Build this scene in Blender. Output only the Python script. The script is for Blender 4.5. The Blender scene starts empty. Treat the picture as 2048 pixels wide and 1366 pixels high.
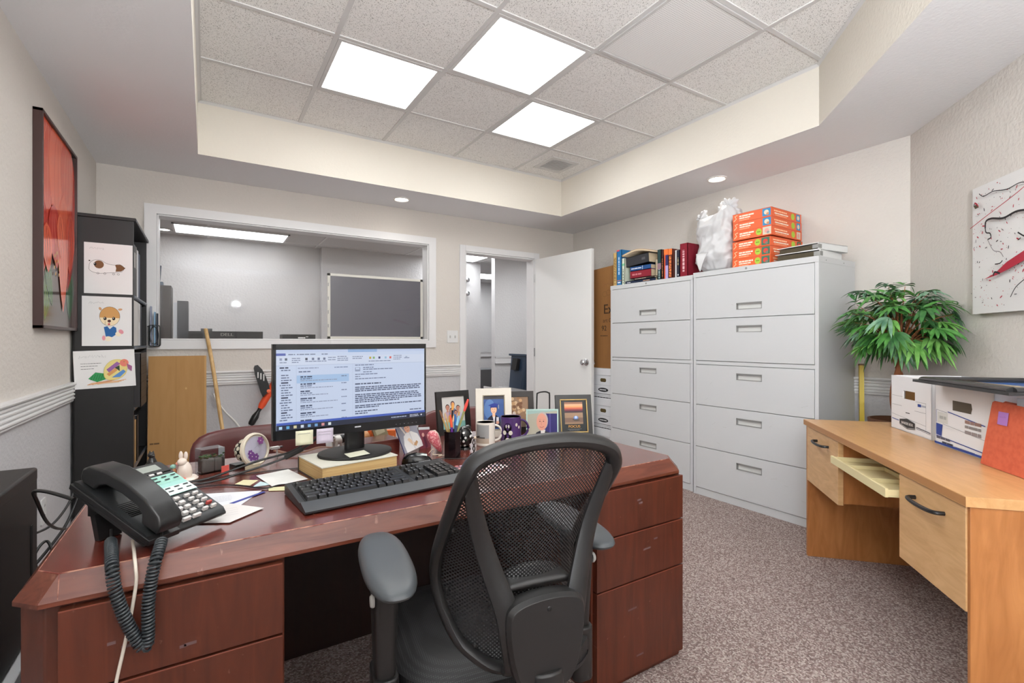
import bpy, bmesh, math, random
from mathutils import Vector, Matrix, Euler, noise
S = bpy.context.scene
COL = S.collection
PI = math.pi
rnd = random.Random(7)

# ------------------------------------------------------------------ materials
def lin(c):
    c = c / 255.0
    return c / 12.92 if c <= 0.04045 else ((c + 0.055) / 1.055) ** 2.4
def rgb(t):
    return (lin(t[0]), lin(t[1]), lin(t[2]), 1.0)
_mc = {}
def mat(name, col, rough=0.55, metal=0.0, spec=0.5, emit=0.0, bump=None, var=None, coat=0.0, clear=None):
    """bump=(scale,strength[,dist]); var=(col2,(sx,sy,sz),detail,lo,hi)"""
    if name in _mc: return _mc[name]
    m = bpy.data.materials.new(name); m.use_nodes = True
    nt = m.node_tree; N = nt.nodes; L = nt.links
    b = N['Principled BSDF']
    b.inputs['Base Color'].default_value = rgb(col)
    b.inputs['Roughness'].default_value = rough
    b.inputs['Metallic'].default_value = metal
    b.inputs['Specular IOR Level'].default_value = spec
    if coat: b.inputs['Coat Weight'].default_value = coat; b.inputs['Coat Roughness'].default_value = 0.12
    if emit:
        b.inputs['Emission Color'].default_value = rgb(col); b.inputs['Emission Strength'].default_value = emit
    tc = None
    if var or bump:
        tc = N.new('ShaderNodeTexCoord')
    if var:
        mp = N.new('ShaderNodeMapping'); mp.inputs['Scale'].default_value = var[1]
        L.new(tc.outputs['Object'], mp.inputs['Vector'])
        nz = N.new('ShaderNodeTexNoise'); nz.inputs['Scale'].default_value = 1.0; nz.inputs['Detail'].default_value = var[2]
        L.new(mp.outputs['Vector'], nz.inputs['Vector'])
        cr = N.new('ShaderNodeValToRGB')
        cr.color_ramp.elements[0].position = var[3]; cr.color_ramp.elements[1].position = var[4]
        cr.color_ramp.elements[0].color = rgb(col); cr.color_ramp.elements[1].color = rgb(var[0])
        L.new(nz.outputs['Fac'], cr.inputs['Fac']); L.new(cr.outputs['Color'], b.inputs['Base Color'])
    if bump:
        nz2 = N.new('ShaderNodeTexNoise'); nz2.inputs['Scale'].default_value = bump[0]; nz2.inputs['Detail'].default_value = 3
        L.new(tc.outputs['Object'], nz2.inputs['Vector'])
        bp = N.new('ShaderNodeBump'); bp.inputs['Strength'].default_value = bump[1]
        bp.inputs['Distance'].default_value = bump[2] if len(bump) > 2 else 0.004
        L.new(nz2.outputs['Fac'], bp.inputs['Height']); L.new(bp.outputs['Normal'], b.inputs['Normal'])
    _mc[name] = m
    return m
def K(r, g, b, rough=0.6):
    return mat('ink_%d_%d_%d_%d' % (r, g, b, int(rough * 100)), (r, g, b), rough, spec=0.3)
def G(r, g, b, s=0.9):
    n = 'glow_%d_%d_%d' % (r, g, b)
    if n in _mc: return _mc[n]
    m = bpy.data.materials.new(n); m.use_nodes = True
    N = m.node_tree.nodes; bs = N['Principled BSDF']
    bs.inputs['Base Color'].default_value = (0.01, 0.01, 0.01, 1); bs.inputs['Roughness'].default_value = 0.35
    bs.inputs['Emission Color'].default_value = rgb((r, g, b)); bs.inputs['Emission Strength'].default_value = s
    _mc[n] = m
    return m
def wood(name, c1, c2, sc, rough=0.35, coat=0.0, bump=0.0, detail=5, lo=0.3, hi=0.7, dist=1.2, spec=0.5, scr=None):
    if name in _mc: return _mc[name]
    m = bpy.data.materials.new(name); m.use_nodes = True
    nt = m.node_tree; N = nt.nodes; L = nt.links; b = N['Principled BSDF']
    tc = N.new('ShaderNodeTexCoord'); mp = N.new('ShaderNodeMapping'); mp.inputs['Scale'].default_value = sc
    L.new(tc.outputs['Object'], mp.inputs['Vector'])
    nz = N.new('ShaderNodeTexNoise'); nz.inputs['Scale'].default_value = 1.0; nz.inputs['Detail'].default_value = detail
    nz.inputs['Distortion'].default_value = dist
    L.new(mp.outputs['Vector'], nz.inputs['Vector'])
    cr = N.new('ShaderNodeValToRGB'); cr.color_ramp.elements[0].position = lo; cr.color_ramp.elements[1].position = hi
    cr.color_ramp.elements[0].color = rgb(c1); cr.color_ramp.elements[1].color = rgb(c2)
    L.new(nz.outputs['Fac'], cr.inputs['Fac'])
    out = cr.outputs['Color']
    if scr:   # worn pale scratches: thin noise bands
        mp2 = N.new('ShaderNodeMapping'); mp2.inputs['Scale'].default_value = scr[1]; mp2.inputs['Rotation'].default_value = (0.3, 0.5, 0.6)
        L.new(tc.outputs['Object'], mp2.inputs['Vector'])
        n2 = N.new('ShaderNodeTexNoise'); n2.inputs['Scale'].default_value = 1; n2.inputs['Detail'].default_value = 8
        L.new(mp2.outputs['Vector'], n2.inputs['Vector'])
        c2r = N.new('ShaderNodeValToRGB'); c2r.color_ramp.elements[0].position = scr[2]; c2r.color_ramp.elements[1].position = scr[2] + 0.06
        L.new(n2.outputs['Fac'], c2r.inputs['Fac'])
        mx = N.new('ShaderNodeMix'); mx.data_type = 'RGBA'; mx.inputs['B'].default_value = rgb(scr[0])
        mul = N.new('ShaderNodeMath'); mul.operation = 'MULTIPLY'; mul.inputs[1].default_value = 0.4
        L.new(c2r.outputs['Color'], mul.inputs[0]); L.new(mul.outputs[0], mx.inputs['Factor'])
        L.new(out, mx.inputs['A']); out = mx.outputs['Result']
    L.new(out, b.inputs['Base Color'])
    b.inputs['Roughness'].default_value = rough; b.inputs['Specular IOR Level'].default_value = spec
    if coat: b.inputs['Coat Weight'].default_value = coat; b.inputs['Coat Roughness'].default_value = 0.15
    if bump:
        bp = N.new('ShaderNodeBump'); bp.inputs['Strength'].default_value = bump; bp.inputs['Distance'].default_value = 0.002
        L.new(nz.outputs['Fac'], bp.inputs['Height']); L.new(bp.outputs['Normal'], b.inputs['Normal'])
    _mc[name] = m
    return m
def glass(name, tint=(255, 255, 255), ior=1.45, rough=0.02):
    if name in _mc: return _mc[name]
    m = bpy.data.materials.new(name); m.use_nodes = True
    nt = m.node_tree; N = nt.nodes; L = nt.links
    N.remove(N['Principled BSDF']); o = N['Material Output']
    t = N.new('ShaderNodeBsdfTransparent'); t.inputs['Color'].default_value = rgb(tint)
    g = N.new('ShaderNodeBsdfGlossy'); g.inputs['Roughness'].default_value = rough
    f = N.new('ShaderNodeFresnel'); f.inputs['IOR'].default_value = ior
    mx = N.new('ShaderNodeMixShader')
    L.new(f.outputs['Fac'], mx.inputs['Fac']); L.new(t.outputs[0], mx.inputs[1]); L.new(g.outputs[0], mx.inputs[2])
    L.new(mx.outputs[0], o.inputs['Surface'])
    _mc[name] = m
    return m

# ------------------------------------------------------------------ mesh builder
def T(x=0, y=0, z=0, rx=0, ry=0, rz=0):
    return Matrix.Translation((x, y, z)) @ Euler((rx, ry, rz), 'XYZ').to_matrix().to_4x4()
class MB:
    def __init__(s):
        s.v = []; s.f = []; s.mi = []; s.mats = []; s.M = Matrix.Identity(4); s.stack = []
    def at(s, m): s.stack.append(s.M.copy()); s.M = s.M @ m; return s
    def pop(s): s.M = s.stack.pop(); return s
    def idx(s, m):
        if m not in s.mats: s.mats.append(m)
        return s.mats.index(m)
    def add(s, vs, fs, m):
        o = len(s.v); k = s.idx(m)
        for p in vs:
            q = s.M @ Vector(p); s.v.append((q.x, q.y, q.z))
        for f in fs: s.f.append([i + o for i in f]); s.mi.append(k)
    def box(s, x0, x1, y0, y1, z0, z1, m, faces=None):
        vs = [(x0,y0,z0),(x1,y0,z0),(x1,y1,z0),(x0,y1,z0),(x0,y0,z1),(x1,y0,z1),(x1,y1,z1),(x0,y1,z1)]
        fs = [(0,3,2,1),(4,5,6,7),(0,1,5,4),(2,3,7,6),(1,2,6,5),(3,0,4,7)]
        s.add(vs, fs, m); return s
    def cbox(s, c, d, m, r=None):
        if r: s.at(T(*c) @ T(0,0,0,*r)); s.box(-d[0]/2,d[0]/2,-d[1]/2,d[1]/2,-d[2]/2,d[2]/2,m); s.pop()
        else: s.box(c[0]-d[0]/2,c[0]+d[0]/2,c[1]-d[1]/2,c[1]+d[1]/2,c[2]-d[2]/2,c[2]+d[2]/2,m)
        return s
    def prism(s, poly, a, b, m, axis='z', m_side=None, poly2=None):
        """poly in (x,y) for z, (x,z) for y, (y,z) for x; poly2 the far outline"""
        P2 = poly2 or poly
        def p3(p, h):
            return {'z': (p[0],p[1],h), 'y': (p[0],h,p[1]), 'x': (h,p[0],p[1])}[axis]
        n = len(poly)
        s.add([p3(p, a) for p in poly] + [p3(p, b) for p in P2], [list(range(n))[::-1], list(range(n, 2*n))], m)
        s.add([p3(p, a) for p in poly] + [p3(p, b) for p in P2], [(i, (i+1) % n, n + (i+1) % n, n + i) for i in range(n)], m_side or m)
        return s
    def poly(s, pts, m): s.add(pts, [list(range(len(pts)))], m); return s
    def tube(s, pts, r, m, n=8, caps=True, closed=False, flat=None, up=None):
        P = [Vector(p) for p in pts]; k = len(P)
        rr = r if isinstance(r, (list, tuple)) else [r]*k
        vs = []; prev = None
        for i in range(k):
            if closed: t = P[(i+1) % k] - P[i-1]
            else: t = P[min(i+1, k-1)] - P[max(i-1, 0)]
            if t.length < 1e-9: t = Vector((0,0,1))
            t.normalize()
            if up is not None:
                u = Vector(up); u = u - t*u.dot(t)
                if u.length < 1e-6: u = t.orthogonal()
            elif prev is None: u = t.orthogonal()
            else:
                u = prev - t*prev.dot(t)
                if u.length < 1e-6: u = t.orthogonal()
            u.normalize(); prev = u; w = t.cross(u)
            fu, fw = flat or (1, 1)
            for j in range(n):
                a = 2*PI*j/n + (PI/n if n == 4 else 0)
                vs.append(P[i] + u*(math.cos(a)*rr[i]*fu) + w*(math.sin(a)*rr[i]*fw))
        fs = []
        for i in range(k if closed else k-1):
            a, b = i*n, ((i+1) % k)*n
            for j in range(n): fs.append((a+j, a+(j+1) % n, b+(j+1) % n, b+j))
        if caps and not closed: fs += [list(range(n))[::-1], list(range((k-1)*n, k*n))]
        s.add(vs, fs, m); return s
    def lathe(s, prof, m, n=24, c=(0,0,0), mats=None):
        vs = []
        for r, z in prof:
            for j in range(n):
                a = 2*PI*j/n; vs.append((c[0]+math.cos(a)*r, c[1]+math.sin(a)*r, c[2]+z))
        for i in range(len(prof)-1):
            s_m = mats[i] if mats else m
            s.add(vs[i*n:(i+2)*n], [(j, (j+1) % n, n+(j+1) % n, n+j) for j in range(n)], s_m)
        if prof[0][0] > 1e-6: s.add(vs[:n], [list(range(n))[::-1]], mats[0] if mats else m)
        if prof[-1][0] > 1e-6: s.add(vs[-n:], [list(range(n))], mats[-1] if mats else m)
        return s
    def ball(s, c, r, m, n=16, k=10):
        if not isinstance(r, (tuple, list)): r = (r, r, r)
        s.at(T(*c) @ Matrix.Diagonal((r[0], r[1], r[2], 1)))
        s.lathe([(math.sin(PI*i/k), -math.cos(PI*i/k)) for i in range(k+1)], m, n); s.pop(); return s
    def surf(s, fn, nu, nv, m, closed_u=False):
        vs = [fn(i/(nu if closed_u else nu-1), j/(nv-1)) for j in range(nv) for i in range(nu)]
        fs = []
        for j in range(nv-1):
            for i in range(nu if closed_u else nu-1):
                fs.append((j*nu+i, j*nu+(i+1) % nu, (j+1)*nu+(i+1) % nu, (j+1)*nu+i))
        s.add(vs, fs, m); return s
    def build(s, name, parent=None, bevel=0.0, seg=2, sharp=35, merge=True, kind=None, loc=None, solid=None):
        me = bpy.data.meshes.new(name)
        bm = bmesh.new()
        bv = [bm.verts.new(p) for p in s.v]
        for f, k in zip(s.f, s.mi):
            try:
                fc = bm.faces.new([bv[i] for i in f]); fc.material_index = k
            except ValueError: pass
        if merge: bmesh.ops.remove_doubles(bm, verts=bm.verts, dist=1e-5)
        bmesh.ops.recalc_face_normals(bm, faces=bm.faces)
        for f in bm.faces: f.smooth = True
        bm.to_mesh(me); bm.free()
        for m in s.mats: me.materials.append(m)
        me.set_sharp_from_angle(angle=math.radians(sharp))
        o = bpy.data.objects.new(name, me); COL.objects.link(o)
        if parent: o.parent = parent
        if kind: o['kind'] = kind
        if loc: o.location = loc
        if bevel:
            md = o.modifiers.new('edge', 'BEVEL'); md.width = bevel; md.segments = seg; md.limit_method = 'ANGLE'; md.angle_limit = math.radians(40)
            md.harden_normals = False
        if solid:
            md = o.modifiers.new('thick', 'SOLIDIFY'); md.thickness = solid; md.offset = 0
        return o

_tx = {}
def text_geo(st, size):
    k = (st, size)
    if k not in _tx:
        cu = bpy.data.curves.new('t', 'FONT'); cu.body = st; cu.size = size; cu.align_x = 'CENTER'; cu.align_y = 'CENTER'; cu.resolution_u = 3
        ob = bpy.data.objects.new('t', cu); me = ob.to_mesh()
        _tx[k] = ([tuple(v.co) for v in me.vertices], [list(p.vertices) for p in me.polygons])
        ob.to_mesh_clear(); bpy.data.objects.remove(ob); bpy.data.curves.remove(cu)
    return _tx[k]
class Ink:
    """flat print on a face: local x,y in the plane of M, layers step out along +z"""
    def __init__(s, mb, M, z=0.0003, step=0.00012): s.mb = mb; s.M = M; s.z = z; s.step = step
    def _p(s, pts, m):
        s.mb.at(s.M); s.mb.poly([(x, y, s.z) for x, y in pts], m); s.mb.pop(); s.z += s.step
    def rect(s, x0, x1, y0, y1, m): s._p([(x0,y0),(x1,y0),(x1,y1),(x0,y1)], m); return s
    def poly(s, pts, m): s._p(pts, m); return s
    def ell(s, cx, cy, rx, ry, m, rot=0, n=20):
        c, d = math.cos(rot), math.sin(rot)
        s._p([(cx+math.cos(2*PI*i/n)*rx*c-math.sin(2*PI*i/n)*ry*d, cy+math.cos(2*PI*i/n)*rx*d+math.sin(2*PI*i/n)*ry*c) for i in range(n)], m); return s
    def line(s, pts, w, m):
        s.mb.at(s.M); vs = []; k = len(pts)
        for i in range(k):
            a = pts[max(i-1, 0)]; b = pts[min(i+1, k-1)]; dx, dy = b[0]-a[0], b[1]-a[1]; l = math.hypot(dx, dy) or 1
            ww = w[i] if isinstance(w, (list, tuple)) else w
            vs += [(pts[i][0]-dy/l*ww/2, pts[i][1]+dx/l*ww/2, s.z), (pts[i][0]+dy/l*ww/2, pts[i][1]-dx/l*ww/2, s.z)]
        s.mb.add(vs, [(2*i, 2*i+1, 2*i+3, 2*i+2) for i in range(k-1)], m); s.mb.pop(); s.z += s.step; return s
    def ring(s, cx, cy, rx, ry, w, m, rot=0, n=24):
        c, d = math.cos(rot), math.sin(rot)
        return s.line([(cx+math.cos(2*PI*i/n)*rx*c-math.sin(2*PI*i/n)*ry*d, cy+math.cos(2*PI*i/n)*rx*d+math.sin(2*PI*i/n)*ry*c) for i in range(n+1)], w, m)
    def text(s, st, cx, cy, size, m, sx=1.0, rot=0, bold=0.0):
        vs, fs = text_geo(st, 1.0)
        c, d = math.cos(rot), math.sin(rot)
        s.mb.at(s.M)
        for ox in ((0,) if not bold else (-bold, 0, bold)):
            s.mb.add([(cx+(x*size*sx+ox)*c-y*size*d, cy+(x*size*sx+ox)*d+y*size*c, s.z) for x, y, _ in vs], fs, m); s.z += 0.00002
        s.mb.pop(); s.z += s.step; return s
    def words(s, x0, x1, y, h, m, seed=0, gap=0.6):
        """unreadable small print: word-length bars"""
        r = random.Random(seed); x = x0
        s.mb.at(s.M)
        while x < x1 - h:
            l = min(h*r.uniform(1.2, 5), x1-x)
            s.mb.poly([(x,y-h/2,s.z),(x+l,y-h/2,s.z),(x+l,y+h/2,s.z),(x,y+h/2,s.z)], m); x += l + h*gap
        s.mb.pop(); s.z += s.step; return s
    def scribble(s, x0, x1, y, h, w, m, seed=0, n=24):
        r = random.Random(seed)
        return s.line([(x0+(x1-x0)*i/n + r.uniform(-.3,.3)*h, y + (h/2 if i % 2 else -h/2)*r.uniform(.2,1)) for i in range(n+1)], w, m)

def plane(origin, xdir, ydir):
    x = Vector(xdir).normalized(); y = Vector(ydir).normalized(); z = x.cross(y)
    M = Matrix.Identity(4)
    for i in range(3): M[i][0] = x[i]; M[i][1] = y[i]; M[i][2] = z[i]; M[i][3] = origin[i]
    return M
def tag(o, label, cat, group=None):
    o['label'] = label; o['category'] = cat
    if group: o['group'] = group
    return o
def thing(name, label, cat, loc=(0,0,0), rz=0, group=None, rot=None):
    o = bpy.data.objects.new(name, None); COL.objects.link(o); o.location = loc
    o.rotation_euler = rot if rot else (0,0,rz); o.empty_display_size = 0.05
    return tag(o, label, cat, group)
def dup(root, loc, rz, label=None, group=None):
    r = root.copy(); COL.objects.link(r); r.location = loc; r.rotation_euler = (0,0,rz)
    if label: r['label'] = label
    if group: r['group'] = group
    for ch in list(root.children):
        c = ch.copy(); COL.objects.link(c); c.parent = r
        for g in list(ch.children):
            d = g.copy(); COL.objects.link(d); d.parent = c
    return r
def rrect(x0, x1, y0, y1, r, n=5):
    out = []
    for cx, cy, a in ((x1-r,y0+r,-PI/2),(x1-r,y1-r,0),(x0+r,y1-r,PI/2),(x0+r,y0+r,PI)):
        for i in range(n+1):
            t = a + PI/2*i/n; out.append((cx+math.cos(t)*r, cy+math.sin(t)*r))
    return out
def smooth(pts, k=6, closed=False):
    P = [Vector(p) for p in pts]; n = len(P); out = []
    for i in range(n if closed else n-1):
        if closed: a, b, c, d = P[(i-1) % n], P[i], P[(i+1) % n], P[(i+2) % n]
        else: a, b, c, d = P[max(i-1,0)], P[i], P[i+1], P[min(i+2,n-1)]
        for j in range(k):
            t = j/k
            out.append(0.5*((2*b)+(c-a)*t+(2*a-5*b+4*c-d)*t*t+(3*b-a-3*c+d)*t**3))
    if not closed: out.append(P[-1])
    return out

# ------------------------------------------------------------------ palette
WALLU = mat('wall_paint', (205,199,192), 0.8, spec=0.25, bump=(55,0.55,0.006))
WALLL = mat('wall_paint_lower', (192,191,193), 0.8, spec=0.25, bump=(55,0.55,0.006))
SOFF = mat('soffit_paint', (236,236,238), 0.85, spec=0.2, bump=(70,0.25,0.004))
TRAYP = mat('tray_paint', (222,216,205), 0.8, spec=0.25, bump=(60,0.4,0.005))
TRIM = mat('white_trim', (218,217,217), 0.4)
WHITE = mat('white_paint', (214,214,213), 0.4)
CABW = mat('white_enamel', (199,200,201), 0.38, bump=(300,0.05,0.001))
DGRY = mat('recess_grey', (150,150,148), 0.4, metal=0.3)
BLK = mat('black_plastic', (22,22,23), 0.35)
BLKM = mat('black_matte', (26,25,25), 0.6)
BLKL = mat('black_laminate', (22,20,20), 0.5, bump=(200,0.1,0.001))
CHROME = mat('chrome', (205,205,208), 0.15, metal=1.0)
PAPER = mat('paper', (232,231,230), 0.8)
MAH = wood('mahogany', (72,32,19), (100,47,29), (28,28,3), 0.4, bump=0.05, lo=0.3, hi=0.75, scr=((150,110,95),(70,10,50),0.70))
MAHT = wood('mahogany_top', (84,33,25), (112,50,39), (4,60,30), 0.24, bump=0.06, coat=0.6, lo=0.3, hi=0.75, scr=((170,120,105),(50,14,10),0.68))
MAHE = wood('mahogany_edge', (84,38,24), (116,62,43), (5,40,40), 0.35, bump=0.05, lo=0.3, hi=0.75, scr=((175,130,110),(40,20,20),0.66))
WEAR = mat('worn_edge', (176,128,108), 0.5, var=((110,48,38),(40,40,40),4,0.42,0.6))
OAKF = wood('oak_front', (196,152,102), (214,172,122), (5,5,26), 0.4, detail=6, dist=2.2, bump=0.04)
OAKT = wood('oak_top', (192,144,92), (207,160,108), (6,30,30), 0.3, detail=6, dist=1.5, bump=0.03)
OAKP = wood('oak_panel', (160,100,50), (186,124,70), (16,16,3.2), 0.4, detail=6, dist=2.0, bump=0.04)
CARD = mat('cardboard', (176,134,84), 0.85, var=((171,129,79),(40,40,6),3,0.35,0.7))
CARDD = mat('cardboard_brown', (150,104,56), 0.85, var=((145,100,54),(30,30,6),3,0.35,0.7))
MAHD = wood('mahogany_kneehole_shade', (30,15,11), (42,20,14), (28,28,3), 0.5)  # near-black tone stands in for the kneehole's shade
BURG = mat('burgundy_vinyl', (82,33,32), 0.33, spec=0.5, bump=(240,0.12,0.001))
BOXW = mat('white_card', (226,227,230), 0.65)
# ------------------------------------------------------------------ setting materials
def carpet():
    m = bpy.data.materials.new('carpet'); m.use_nodes = True
    nt = m.node_tree; N = nt.nodes; L = nt.links; b = N['Principled BSDF']; b.inputs['Roughness'].default_value = 0.95; b.inputs['Specular IOR Level'].default_value = 0.1
    tc = N.new('ShaderNodeTexCoord')
    mp = N.new('ShaderNodeMapping'); mp.inputs['Rotation'].default_value = (0,0,0.5); L.new(tc.outputs['Object'], mp.inputs['Vector'])
    vo = N.new('ShaderNodeTexVoronoi'); vo.inputs['Scale'].default_value = 175; vo.inputs['Randomness'].default_value = 0.45
    L.new(mp.outputs['Vector'], vo.inputs['Vector'])
    cr = N.new('ShaderNodeValToRGB'); e = cr.color_ramp.elements
    e[0].position = 0.0; e[0].color = rgb((140,120,116)); e[1].position = 1.0; e[1].color = rgb((220,206,198))
    e2 = cr.color_ramp.elements.new(0.4); e2.color = rgb((170,148,143)); e3 = cr.color_ramp.elements.new(0.7); e3.color = rgb((196,178,171))
    sep = N.new('ShaderNodeSeparateColor'); L.new(vo.outputs['Color'], sep.inputs['Color']); L.new(sep.outputs['Red'], cr.inputs['Fac'])
    dk = N.new('ShaderNodeMapRange'); dk.inputs['From Min'].default_value = 0.0; dk.inputs['From Max'].default_value = 0.75; dk.inputs['To Min'].default_value = 1.0; dk.inputs['To Max'].default_value = 0.5
    L.new(vo.outputs['Distance'], dk.inputs['Value'])
    mx = N.new('ShaderNodeMix'); mx.data_type = 'RGBA'; mx.blend_type = 'MULTIPLY'; mx.inputs['Factor'].default_value = 1
    L.new(cr.outputs['Color'], mx.inputs['A']); L.new(dk.outputs['Result'], mx.inputs['B']); L.new(mx.outputs['Result'], b.inputs['Base Color'])
    bp = N.new('ShaderNodeBump'); bp.inputs['Strength'].default_value = 0.8; bp.inputs['Distance'].default_value = 0.004; bp.invert = True
    L.new(vo.outputs['Distance'], bp.inputs['Height']); L.new(bp.outputs['Normal'], b.inputs['Normal'])
    return m
def tilemat():
    m = bpy.data.materials.new('acoustic_tile'); m.use_nodes = True
    nt = m.node_tree; N = nt.nodes; L = nt.links; b = N['Principled BSDF']; b.inputs['Roughness'].default_value = 0.95; b.inputs['Specular IOR Level'].default_value = 0.05
    tc = N.new('ShaderNodeTexCoord')
    n1 = N.new('ShaderNodeTexNoise'); n1.inputs['Scale'].default_value = 210; n1.inputs['Detail'].default_value = 2; L.new(tc.outputs['Object'], n1.inputs['Vector'])
    cr = N.new('ShaderNodeValToRGB'); e = cr.color_ramp.elements
    e[0].position = 0.33; e[0].color = rgb((165,163,160)); e[1].position = 0.43; e[1].color = rgb((244,243,241))
    L.new(n1.outputs['Fac'], cr.inputs['Fac']); L.new(cr.outputs['Color'], b.inputs['Base Color'])
    bp = N.new('ShaderNodeBump'); bp.inputs['Strength'].default_value = 0.5; bp.inputs['Distance'].default_value = 0.003
    L.new(n1.outputs['Fac'], bp.inputs['Height']); L.new(bp.outputs['Normal'], b.inputs['Normal'])
    return m
def dotmat(name, base, dark, pitch, thr=0.3):
    m = bpy.data.materials.new(name); m.use_nodes = True
    nt = m.node_tree; N = nt.nodes; L = nt.links; b = N['Principled BSDF']; b.inputs['Roughness'].default_value = 0.6
    tc = N.new('ShaderNodeTexCoord'); vo = N.new('ShaderNodeTexVoronoi'); vo.inputs['Scale'].default_value = 1/pitch; vo.inputs['Randomness'].default_value = 0.0
    L.new(tc.outputs['Object'], vo.inputs['Vector'])
    cr = N.new('ShaderNodeValToRGB'); cr.color_ramp.elements[0].position = thr; cr.color_ramp.elements[1].position = thr+0.08
    cr.color_ramp.elements[0].color = rgb(dark); cr.color_ramp.elements[1].color = rgb(base)
    L.new(vo.outputs['Distance'], cr.inputs['Fac']); L.new(cr.outputs['Color'], b.inputs['Base Color'])
    return m
CARPET = carpet(); TILE = tilemat()
PANEL_E = 12.0
DIFF = mat('light_diffuser', (250,252,252), 0.4, emit=PANEL_E)
NEXTE = mat('next_room_diffuser', (250,252,255), 0.4, emit=13.0)
LAMP = mat('downlight_lens', (255,248,236), 0.4, emit=14.0)
TBAR = mat('ceiling_grid', (212,211,210), 0.5)
XL, XR, YF, YC, ZS, ZC = -0.6425, 3.562, 4.362, 1.203, 2.366, 2.722
TL, TR, TF, TC, TBK = -0.047, 2.960, 3.807, 1.425, -0.65
YB = -1.26
# floor
MB().box(-2.5, 7.0, -1.4, 10.0, -0.06, 0, CARPET).build('floor', kind='structure')
RZ0, RZ1 = 0.800, 0.908      # chair rail
def wallbox(mb, x0, x1, y0, y1, z0, z1):
    if z0 < 0.85 < z1:
        mb.box(x0,x1,y0,y1,z0,0.85,WALLL); mb.box(x0,x1,y0,y1,0.85,z1,WALLU)
    else: mb.box(x0,x1,y0,y1,z0,z1, WALLL if z1 <= 0.85 else WALLU)
BY0, BY1, BZ0, BZ1 = -1.20, -0.12, 0.92, 2.28     # added window behind the camera, made up to let in fill light
m = MB(); wallbox(m, XL-0.1, XL, YB-0.1, BY0, 0, 2.8); wallbox(m, XL-0.1, XL, BY1, YF, 0, 2.8); wallbox(m, XL-0.1, XL, BY0, BY1, 0, BZ0); wallbox(m, XL-0.1, XL, BY0, BY1, BZ1, 2.8); m.build('wall_left', kind='structure')
m = MB()
WX0, WX1, WZ0, WZ1 = -0.305, 1.793, 1.145, 2.060
DX0, DX1, DZ = 2.182, 3.017, 2.032
wallbox(m, XL-0.1, WX0, YF, YF+0.12, 0, 2.8)
wallbox(m, WX0, WX1, YF, YF+0.12, 0, WZ0); wallbox(m, WX0, WX1, YF, YF+0.12, WZ1, 2.8)
wallbox(m, WX1, DX0, YF, YF+0.12, 0, 2.8); wallbox(m, DX0, DX1, YF, YF+0.12, DZ, 2.8); wallbox(m, DX1, 6.6, YF, YF+0.12, 0, 2.8)
m.build('wall_far', kind='structure')
m = MB(); wallbox(m, XR, XR+0.1, YC, YF, 0, 2.8); m.build('wall_right', kind='structure')
q = math.sqrt(.5)
XCE = XR - (YC-YB)
def cant(mb, z0, z1, mt): mb.prism([(XR,YC),(XCE,YB),(XCE+0.14,YB),(XR+0.1,YC-0.04),(XR+0.1,YC)], z0, z1, mt)
m = MB(); cant(m, 0, 0.85, WALLL); cant(m, 0.85, 2.8, WALLU); m.build('wall_diagonal', kind='structure')
m = MB(); wallbox(m, XL, XCE+0.14, YB-0.1, YB, 0, 2.8); m.build('wall_back', kind='structure')
m = MB()
for y0, y1, z0, z1 in ((BY0-.05,BY0+.03,BZ0-.05,BZ1+.05),(BY1-.03,BY1+.05,BZ0-.05,BZ1+.05),(BY0,BY1,BZ0-.05,BZ0+.03),(BY0,BY1,BZ1-.03,BZ1+.05),((BY0+BY1)/2-.02,(BY0+BY1)/2+.02,BZ0,BZ1)): m.box(XL-.06,XL+.015,y0,y1,z0,z1,TRIM)
w2 = m.build('added_window', kind='structure', merge=False)  # added and never in view; lets sky light in to lift the room
MB().box(XL-.05, XL-.045, BY0+.02, BY1-.02, BZ0+.02, BZ1-.02, glass('window_glass', ior=1.3)).build('pane', w2)
# chair rails: fluted profile
def rail(name, a, b, nrm):
    a = Vector((a[0],a[1],0)); b = Vector((b[0],b[1],0)); n = Vector((nrm[0],nrm[1],0))
    prof = [(0,RZ0),(0.012,RZ0),(0.016,RZ0+0.006)]
    h = (RZ1-RZ0-0.03)/4
    for i in range(4):
        z = RZ0+0.012+i*h
        prof += [(0.016,z),(0.022,z+h*0.35),(0.022,z+h*0.65),(0.014,z+h*0.95)]
    prof += [(0.026,RZ1-0.016),(0.030,RZ1-0.008),(0.028,RZ1),(0,RZ1)]
    mb = MB(); k = len(prof)
    vs = [tuple(p + n*d + Vector((0,0,z))) for p in (a, b) for d, z in prof]
    mb.add(vs, [(i,(i+1) % k,k+(i+1) % k,k+i) for i in range(k)]+[list(range(k)),list(range(k,2*k))], TRIM)
    return mb.build(name, kind='structure', sharp=25)
rail('trim_1', (XL,BY1+.05), (XL,YF), (1,0)); rail('trim_2', (XL,YF), (2.125,YF), (0,-1)); rail('trim_3', (3.08,YF), (XR,YF), (0,-1))
rail('trim_4', (XR,YF), (XR,YC), (-1,0)); rail('trim_5', (XR,YC), (XCE,YB), (-q,q))
# baseboards
for nm, a, b, n in (('baseboard_left',(XL,YB),(XL,YF),(1,0)),('baseboard_far',(XL,YF),(2.125,YF),(0,-1)),('baseboard_right',(XR,YF),(XR,YC),(-1,0)),('baseboard_diagonal',(XR,YC),(XCE,YB),(-q,q))):
    mb = MB(); vs = []
    for p in (a, b):
        for d, z in ((0,0),(0.014,0),(0.014,0.085),(0.006,0.1),(0,0.1)): vs.append((p[0]+n[0]*d, p[1]+n[1]*d, z))
    mb.add(vs, [(i,(i+1) % 5,5+(i+1) % 5,5+i) for i in range(5)]+[list(range(5)),list(range(5,10))], TRIM); mb.build(nm, kind='structure')
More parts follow.
